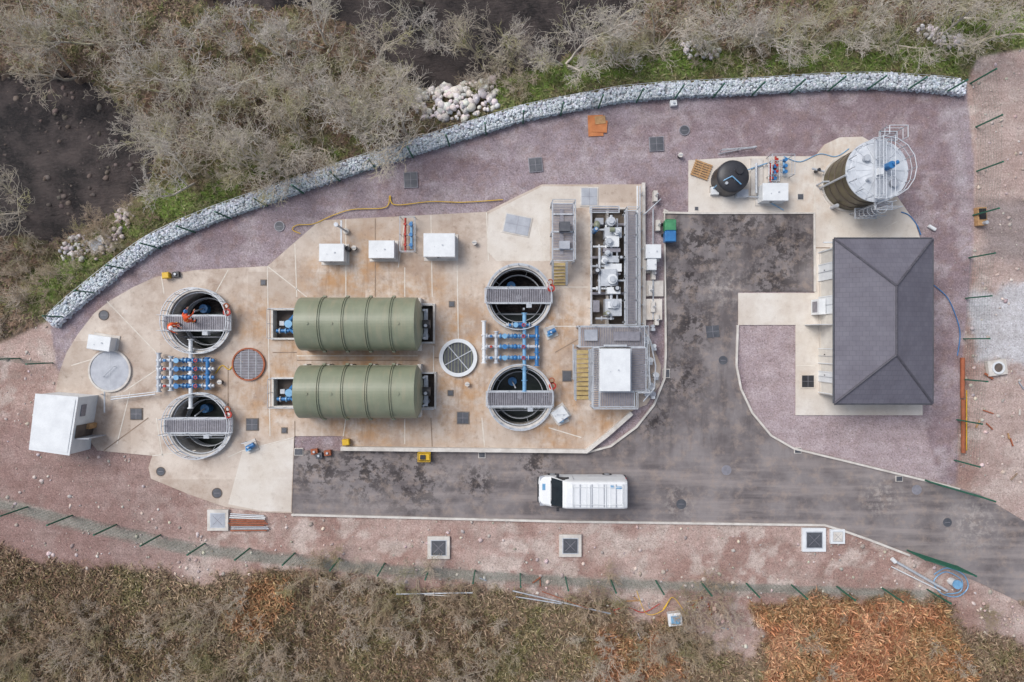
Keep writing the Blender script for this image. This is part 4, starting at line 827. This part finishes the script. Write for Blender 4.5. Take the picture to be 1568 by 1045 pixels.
for i in range(len(st_)-1):
    for j in range(n):
        f=(i*n+j,i*n+(j+1)%n,(i+1)*n+(j+1)%n,(i+1)*n+j)
        (glassf if (i==4 and 5<=j<=9) else bodyf).append(f)
M['vanpaint']=mk('van_white_paint',C(244,246,248),C(234,236,238),1,.25,0,0)
s.add(V,bodyf,'vanpaint',False); s.add(V,glassf,'glass'); s.add(V[:n],[tuple(range(n))],'vanpaint'); s.add(V[-n:],[tuple(range(n))],'vanpaint'); s.build(root)
s=MB('trim')
for sg in (-1,1):
    y=YC+sg*.975
    s.add([(X0+1.05,y,1.25),(X0+1.95,y,1.25),(X0+1.95,y-sg*.075,1.9),(X0+1.5,y-sg*.07,1.85)],[(0,1,2,3)],'glass')
    s.box(X0+1.15,X0+1.33,min(y,y+sg*.22),max(y,y+sg*.22),1.2,1.45,'black'); s.box(X0+2.2,X0+2.22,y-.012,y+.012,.5,1.9,'galvd'); s.box(X0+3.2,X0+5.1,y-.02,y+.02,.95,1.0,'galvd'); s.box(X0+.1,X0+.42,min(y-sg*.02,y-sg*.3),max(y-sg*.02,y-sg*.3),.7,.93,'hatchl')
s.box(X0-.05,X0+.12,YC-.8,YC+.8,.3,.6,'black'); s.box(X0-.02,X0+.05,YC-.4,YC+.4,.65,.8,'black'); s.box(X0+5.58,X0+5.75,YC-.95,YC+.95,.35,.55,'black'); s.box(X0+5.62,X0+5.64,YC-.01,YC+.01,.5,2.0,'black')
for sg in (-1,1): s.box(X0+5.6,X0+5.645,YC+sg*.88-.06,YC+sg*.88+.06,1.0,1.5,'red')
s.box(X0+.78,X0+.86,YC-.75,YC+.75,1.2,1.24,'black')
for i in range(9): x=X0+2.2+i*.38; s.box(x-.03,x+.03,YC-.72,YC+.72,2.3,2.335,'hatchl' if i%2 else 'white')
for sg in (-.55,.55): s.cyl((X0+2.1,YC+sg,2.36),(X0+5.3,YC+sg,2.36),.018,'white',6)
for x in (2.1,3.2,4.2,5.3): s.cyl((X0+x,YC-.75,2.38),(X0+x,YC+.75,2.38),.02,'white',6)
s.box(X0+4.5,X0+4.7,YC+.5,YC+.66,2.32,2.36,'lblue'); s.box(X0+4.85,X0+5.2,YC+.45,YC+.6,2.32,2.36,'lblue'); s.box(X0+2.5,X0+5.1,YC-1.2,YC-1.02,.32,.38,'white'); s.box(X0+.25,X0+.5,YC+.1,YC+.5,1.03,1.1,'lblue'); s.build(root)
s=MB('wheels')
for x in (.95,4.55):
    for sg in (-1,1): y=YC+sg*.86; s.cyl((X0+x,y-.13,.37),(X0+x,y+.13,.37),.34,'rubber',20); s.cyl((X0+x,y-.14,.37),(X0+x,y+.14,.37),.19,'galv',12)
s.build(root)

# ------------------------------------------------------------ lower track chambers and debris
def chamber(x,y,w,m='hatch',fr='kerb',rot=0):
    s=MB('inspection_chamber'); c=W(x,y); w/=S; s.box(c.x-w/2,c.x+w/2,c.y-w/2,c.y+w/2,-.1,.18,fr,rot); k=w*.36; s.box(c.x-k,c.x+k,c.y-k,c.y+k,.15,.2,'galv',rot); k=w*.32; s.box(c.x-k,c.x+k,c.y-k,c.y+k,.17,.215,m,rot); s.box(c.x-k,c.x+k,c.y-.012,c.y+.012,.2,.225,'galvd',rot+.785); s.box(c.x-k,c.x+k,c.y-.012,c.y+.012,.2,.227,'galvd',rot-.785); s.build(bevel=.01)
chamber(335,796,32,'hatchl'); chamber(672,838,34); chamber(873,835,34); chamber(1245,826,36,'hatch','white'); chamber(1281,821,22,'kerb','white')
def bundle(name,items):
    s=MB(name)
    for (x0_,y0_,x1_,y1_,r,m,z_) in items: s.cyl(W(x0_,y0_,z_),W(x1_,y1_,z_),r,m,8)
    s.build()
bundle('scaffold_pole_stack',[(352+random.uniform(-3,3),787+i*2.9,408+random.uniform(-4,4),790+i*2.5,.04,random.choice(['galv','rust','rust','hatchl','white']),.1+.05*(i%2)) for i in range(10)])
bundle('steel_poles',[(607,910,724,908,.05,'galv',.15),(650,911,690,913,.03,'kerb',.2)]); bundle('steel_poles',[(785,905,935,940,.05,'galv',.15),(790,914,860,925,.04,'galv',.2),(830,906,900,932,.03,'rust',.25)])
bundle('lamp_column',[(1368,858,1450,905,.09,'galv',.2),(1366,856,1371,861,.14,'white',.25),(1365,868,1440,905,.04,'white',.2)])
bundle('rusty_pipe',[(1474,548,1474,610,.14,'rust',.15),(1475,612,1475,694,.14,'rust',.15),(1480,598,1480,690,.04,'yellow',.1)])
bundle('drain_pipes',[(1422,346,1432,352,.12,'white',.1)])
def hose(name,pts,r,m,z=.09):
    P_=[W(a,b,z) for a,b in pts]; out=[]
    for i in range(len(P_)-1):
        p0=P_[max(i-1,0)];p1=P_[i];p2=P_[i+1];p3=P_[min(i+2,len(P_)-1)]
        for k in range(6):
            t=k/6; out.append(.5*((2*p1)+(p2-p0)*t+(2*p0-5*p1+4*p2-p3)*t*t+(3*p1-p0-3*p2+p3)*t**3))
    out.append(P_[-1]); s=MB(name); s.tube(out,r,m,6); s.build()
hose('yellow_cable',[(460,358),(448,352),(455,345),(480,343),(510,330),(540,321),(590,318),(597,300),(605,314),(660,309),(710,310),(770,306)],.03,'yellow'); hose('yellow_cable',[(330,572),(340,560),(352,566),(362,548),(372,556)],.035,'yellow')
hose('yellow_cable',[(975,905),(990,940),(1015,935),(1030,915),(1050,940)],.022,'yellow',.3); hose('red_cable',[(940,935),(960,930),(985,938),(1010,925)],.03,'red',.3)
hose('blue_hose',[(1380,325),(1392,330),(1404,345),(1410,360)],.035,'blue'); hose('blue_hose',[(1430,437),(1450,455),(1462,480),(1470,510),(1466,545)],.03,'blue'); hose('blue_hose',[(1200,240),(1225,248),(1255,236),(1280,240),(1300,228)],.03,'lblue')
hose('blue_hose_coil',[(1430,880),(1450,870),(1475,880),(1482,900),(1465,914),(1440,908),(1430,890),(1448,876),(1472,888),(1470,906),(1448,910)],.035,'lblue')
s=MB('yellow_generator'); c=W(651,698); s.box(c.x-.38,c.x+.38,c.y-.25,c.y+.25,.12,.6,'yellow',0,.04); s.box(c.x-.25,c.x+.1,c.y-.15,c.y+.15,.6,.68,'black'); s.rail([(c.x-.4,c.y-.3),(c.x+.4,c.y-.3),(c.x+.4,c.y+.3),(c.x-.4,c.y+.3)],.55,.1,'yellow',2,.02,True); s.cyl((c.x-.3,c.y-.35,.12),(c.x-.3,c.y+.35,.12),.1,'rubber',10); s.build(bevel=.01)
for (x,y) in [(259,423),(532,676)]:
    s=MB('yellow_grit_bin'); c=W(x,y); s.box(c.x-.2,c.x+.2,c.y-.18,c.y+.18,.06,.45,'yellow',.1,-.03); s.box(c.x-.25,c.x+.25,c.y-.22,c.y+.22,.45,.53,'yellow',.1,.05); s.build(bevel=.02)
s=MB('valve_boxes')
for (x,y,m) in ((483,691,'red'),(503,693,'red'),(490,697,'hatch'),(272,421,'black'),(1030,160,'white')): c=W(x,y); s.box(c.x-.22,c.x+.22,c.y-.18,c.y+.18,.03,.3,'hatch' if m=='hatch' else ('rust' if m=='red' else m),.1); s.cyl((c.x,c.y,.3),(c.x,c.y,.4),.08,'galv',8)
s.build(bevel=.01)
s=MB('storage_crate'); c=W(1031,944); s.box(c.x-.42,c.x+.42,c.y-.38,c.y+.38,.05,.55,'white',.1,-.04); s.box(c.x-.47,c.x+.47,c.y-.43,c.y+.43,.55,.62,'white',.1,.06); s.box(c.x-.3,c.x+.3,c.y-.28,c.y+.28,.62,.65,'lblue',.1); s.cyl((c.x-.7,c.y+.5,.1),(c.x-.2,c.y+1.3,.2),.04,'yellow',6); s.build(bevel=.015)
s=MB('broken_chamber_ring'); c=W(1523,563); s.box(c.x-.62,c.x+.62,c.y-.5,c.y+.5,.02,.3,'kerb',.15); s.ring(c,.3,.42,.3,.4,'white',24); s.prism(circ(c,.31,24),.3,.32,'pitfloor'); s.cyl((c.x-.7,c.y-.4,.1),(c.x-.2,c.y-.75,.1),.08,'rust',8); s.build()
s=MB('metal_drum_crate'); c=W(1498,333); s.box(c.x-.3,c.x+.3,c.y-.6,c.y+.6,.02,.4,'wood',.05); s.box(c.x-.22,c.x+.22,c.y-.2,c.y+.5,.4,.46,'dark',.05); s.cyl((c.x+.1,c.y-.45,.4),(c.x+.1,c.y-.45,.7),.12,'galv',10); s.build()
s=MB('stone_slab'); c=W(156,377,-.6); z_=hgt(c.x,c.y); s.box(c.x-.55,c.x+.55,c.y-.5,c.y+.5,z_,z_+.35,'kerb',.5); s.box(c.x-.4,c.x+.4,c.y-.35,c.y+.35,z_+.35,z_+.38,'hatchl',.5); s.build(bevel=.02)
s=MB('post_base'); c=W(1456,890); s.cyl((c.x,c.y,0),(c.x,c.y,.6),.25,'white',14); s.cyl((c.x,c.y,.6),(c.x,c.y,.7),.3,'lblue',14); s.build()
s=MB('timber_offcuts')
for i in range(38):
    if i<24: c=W(random.uniform(930,1140),random.uniform(908,985),.05)
    elif i<32: c=W(random.uniform(1495,1565),random.uniform(590,735),.05)
    else: c=W(random.uniform(300,1000),random.uniform(880,900),.05)
    L_=random.uniform(.12,.45); s.box(c.x-L_,c.x+L_,c.y-.035,c.y+.035,.02,.1,random.choice(['wood','kerb','rust','hatchl','jointd']),random.uniform(0,3.1))
s.build()

# ------------------------------------------------------------ people
def skinobj(name,verts,edges,rad,mat,parent,sub=1):
    me=bpy.data.meshes.new(name); me.from_pydata(verts,edges,[]); o=bpy.data.objects.new(name,me); scene.collection.objects.link(o); o.parent=parent
    me.materials.append(M[mat]); o.modifiers.new('Skin','SKIN')
    sv=me.skin_vertices[0].data
    for i,r in enumerate(rad): sv[i].radius=(r,r) if not isinstance(r,tuple) else r
    sv[0].use_root=True
    m=o.modifiers.new('sub','SUBSURF'); m.levels=sub; m.render_levels=sub; return o
def person(x,y,z,face,bend,helm):
    root=empty('worker',W(x,y,z)); root.rotation_euler=(0,0,face)
    ch=Vector((0,.28*bend,1.25-.08*bend)); nk=Vector((0,.6*bend,1.47-.3*bend)); hd=nk+Vector((0,.12*bend+.02,.17))
    v=[(0,-.05*bend,.95),(0,.1*bend,1.1-.02*bend),ch[:],nk[:],(nk+Vector((0,.02,.07)))[:]]; e=[(0,1),(1,2),(2,3),(3,4)]; r=[(.16,.12),(.15,.115),(.17,.125),(.07,.07),(.055,.055)]; hands=[]
    for sg in (-1,1):
        sh=ch+Vector((sg*.2,.1*bend,.14-.1*bend)); el=sh+Vector((sg*.07,.12+.1*bend,-.26)); wr=el+Vector((-sg*.03,.22,-.1)); i=len(v)
        v+=[sh[:],el[:],wr[:]]; e+=[(2,i),(i,i+1),(i+1,i+2)]; r+=[.075,.052,.035]; hands.append((wr,sg)); i=len(v)
        v+=[(sg*.1,-.04*bend,.88),(sg*.12,.05,.5),(sg*.13,-.02,.1),(sg*.14,.14,.05)]; e+=[(0,i),(i,i+1),(i+1,i+2),(i+2,i+3)]; r+=[.1,.07,.05,.045]
    skinobj('hi_vis_clothing',v,e,r,'orange',root)
    for wr,sg in hands:
        d=Vector((-sg*.1,.9,-.4)).normalized(); sd_=Vector((1,0,0)); hv=[wr[:],(wr+d*.08)[:]]; he=[(0,1)]; rr=[.024,(.036,.016)]
        for k,L in enumerate((.075,.085,.08,.06)):
            b=wr+d*.09+sd_*(-.028+k*.019); i=len(hv); hv+=[b[:],(b+d*L*.5)[:],(b+d*L*.85+Vector((0,0,-L*.4)))[:]]; he+=[(1,i),(i,i+1),(i+1,i+2)]; rr+=[.009,.008,.007]
        i=len(hv); b=wr+d*.03+sd_*(-sg*.03); hv+=[b[:],(b+d*.045+sd_*(-sg*.03))[:]]; he+=[(0,i),(i,i+1)]; rr+=[.011,.009]
        skinobj('hand',hv,he,rr,'skin',root)
    s=MB('head'); s.sph(hd,(.078,.095,.12),'skin',16,10); s.sph(hd+Vector((0,.095,-.01)),(.014,.022,.025),'skin',8,5); s.box(hd.x-.025,hd.x+.025,hd.y+.08,hd.y+.092,hd.z-.058,hd.z-.05,'red')
    for sg in (-1,1): s.sph(hd+Vector((sg*.08,0,0)),(.012,.022,.035),'skin',8,5); s.sph(hd+Vector((sg*.03,.083,.02)),.012,'glass',8,5)
    o=s.build(); o.parent=root
    s=MB('hard_hat'); c=hd+Vector((0,0,.04)); s.sph(c,(.105,.13,.12),helm,18,8,0.0); s.ring(c,.09,.135,c.z-.005,c.z+.008,helm,20); s.box(-.012,.012,c.y-.11,c.y+.1,c.z+.08,c.z+.128,helm); o=s.build(); o.parent=root
    s=MB('reflective_bands')
    s.ring((0,.12*bend),.165,.172,1.08,1.13,'yellow',20)
    for sg in (-1,1): s.cyl((sg*.13,-.0,.28),(sg*.13,-.0,.33),.072,'yellow',12); s.box(sg*.14-.05,sg*.14+.05,-.06,.2,0,.07,'black')
    o=s.build(); o.parent=root
person(272,498,.6,-2.2,.5,'white'); person(296,492,.6,-.3,.8,'blue')

# ------------------------------------------------------------ light, sky, camera
el=math.radians(52); az=(-.7,.55)
sd_=Vector((az[0],az[1],0)).normalized()*math.cos(el)+Vector((0,0,math.sin(el)))
L=bpy.data.lights.new('sun','SUN'); L.energy=2.0; L.angle=math.radians(30); L.color=(1,.985,.96); o=bpy.data.objects.new('sun',L); scene.collection.objects.link(o); o.rotation_euler=sd_.to_track_quat('Z','Y').to_euler()
wd=bpy.data.worlds.new('World'); scene.world=wd; wd.use_nodes=True; nt=wd.node_tree; bg=nt.nodes['Background']
sk=nn(nt,'ShaderNodeTexSky'); sk.sky_type='NISHITA'; sk.sun_disc=False; sk.sun_elevation=el; sk.sun_rotation=math.atan2(az[0],az[1]); sk.dust_density=3; sk.air_density=1
hs=nn(nt,'ShaderNodeHueSaturation'); hs.inputs['Saturation'].default_value=.62; nt.links.new(sk.outputs[0],hs.inputs['Color']); nt.links.new(hs.outputs[0],bg.inputs[0]); bg.inputs[1].default_value=.15
cd=bpy.data.cameras.new('camera'); cd.sensor_width=36; cd.lens=36*H/(1568/S); cd.clip_end=5000; cam=bpy.data.objects.new('camera',cd); cam.location=(0,0,H); cam.rotation_euler=(0,0,0); scene.collection.objects.link(cam); scene.camera=cam
scene.view_settings.view_transform='Standard'; scene.view_settings.look='None'; scene.view_settings.exposure=0
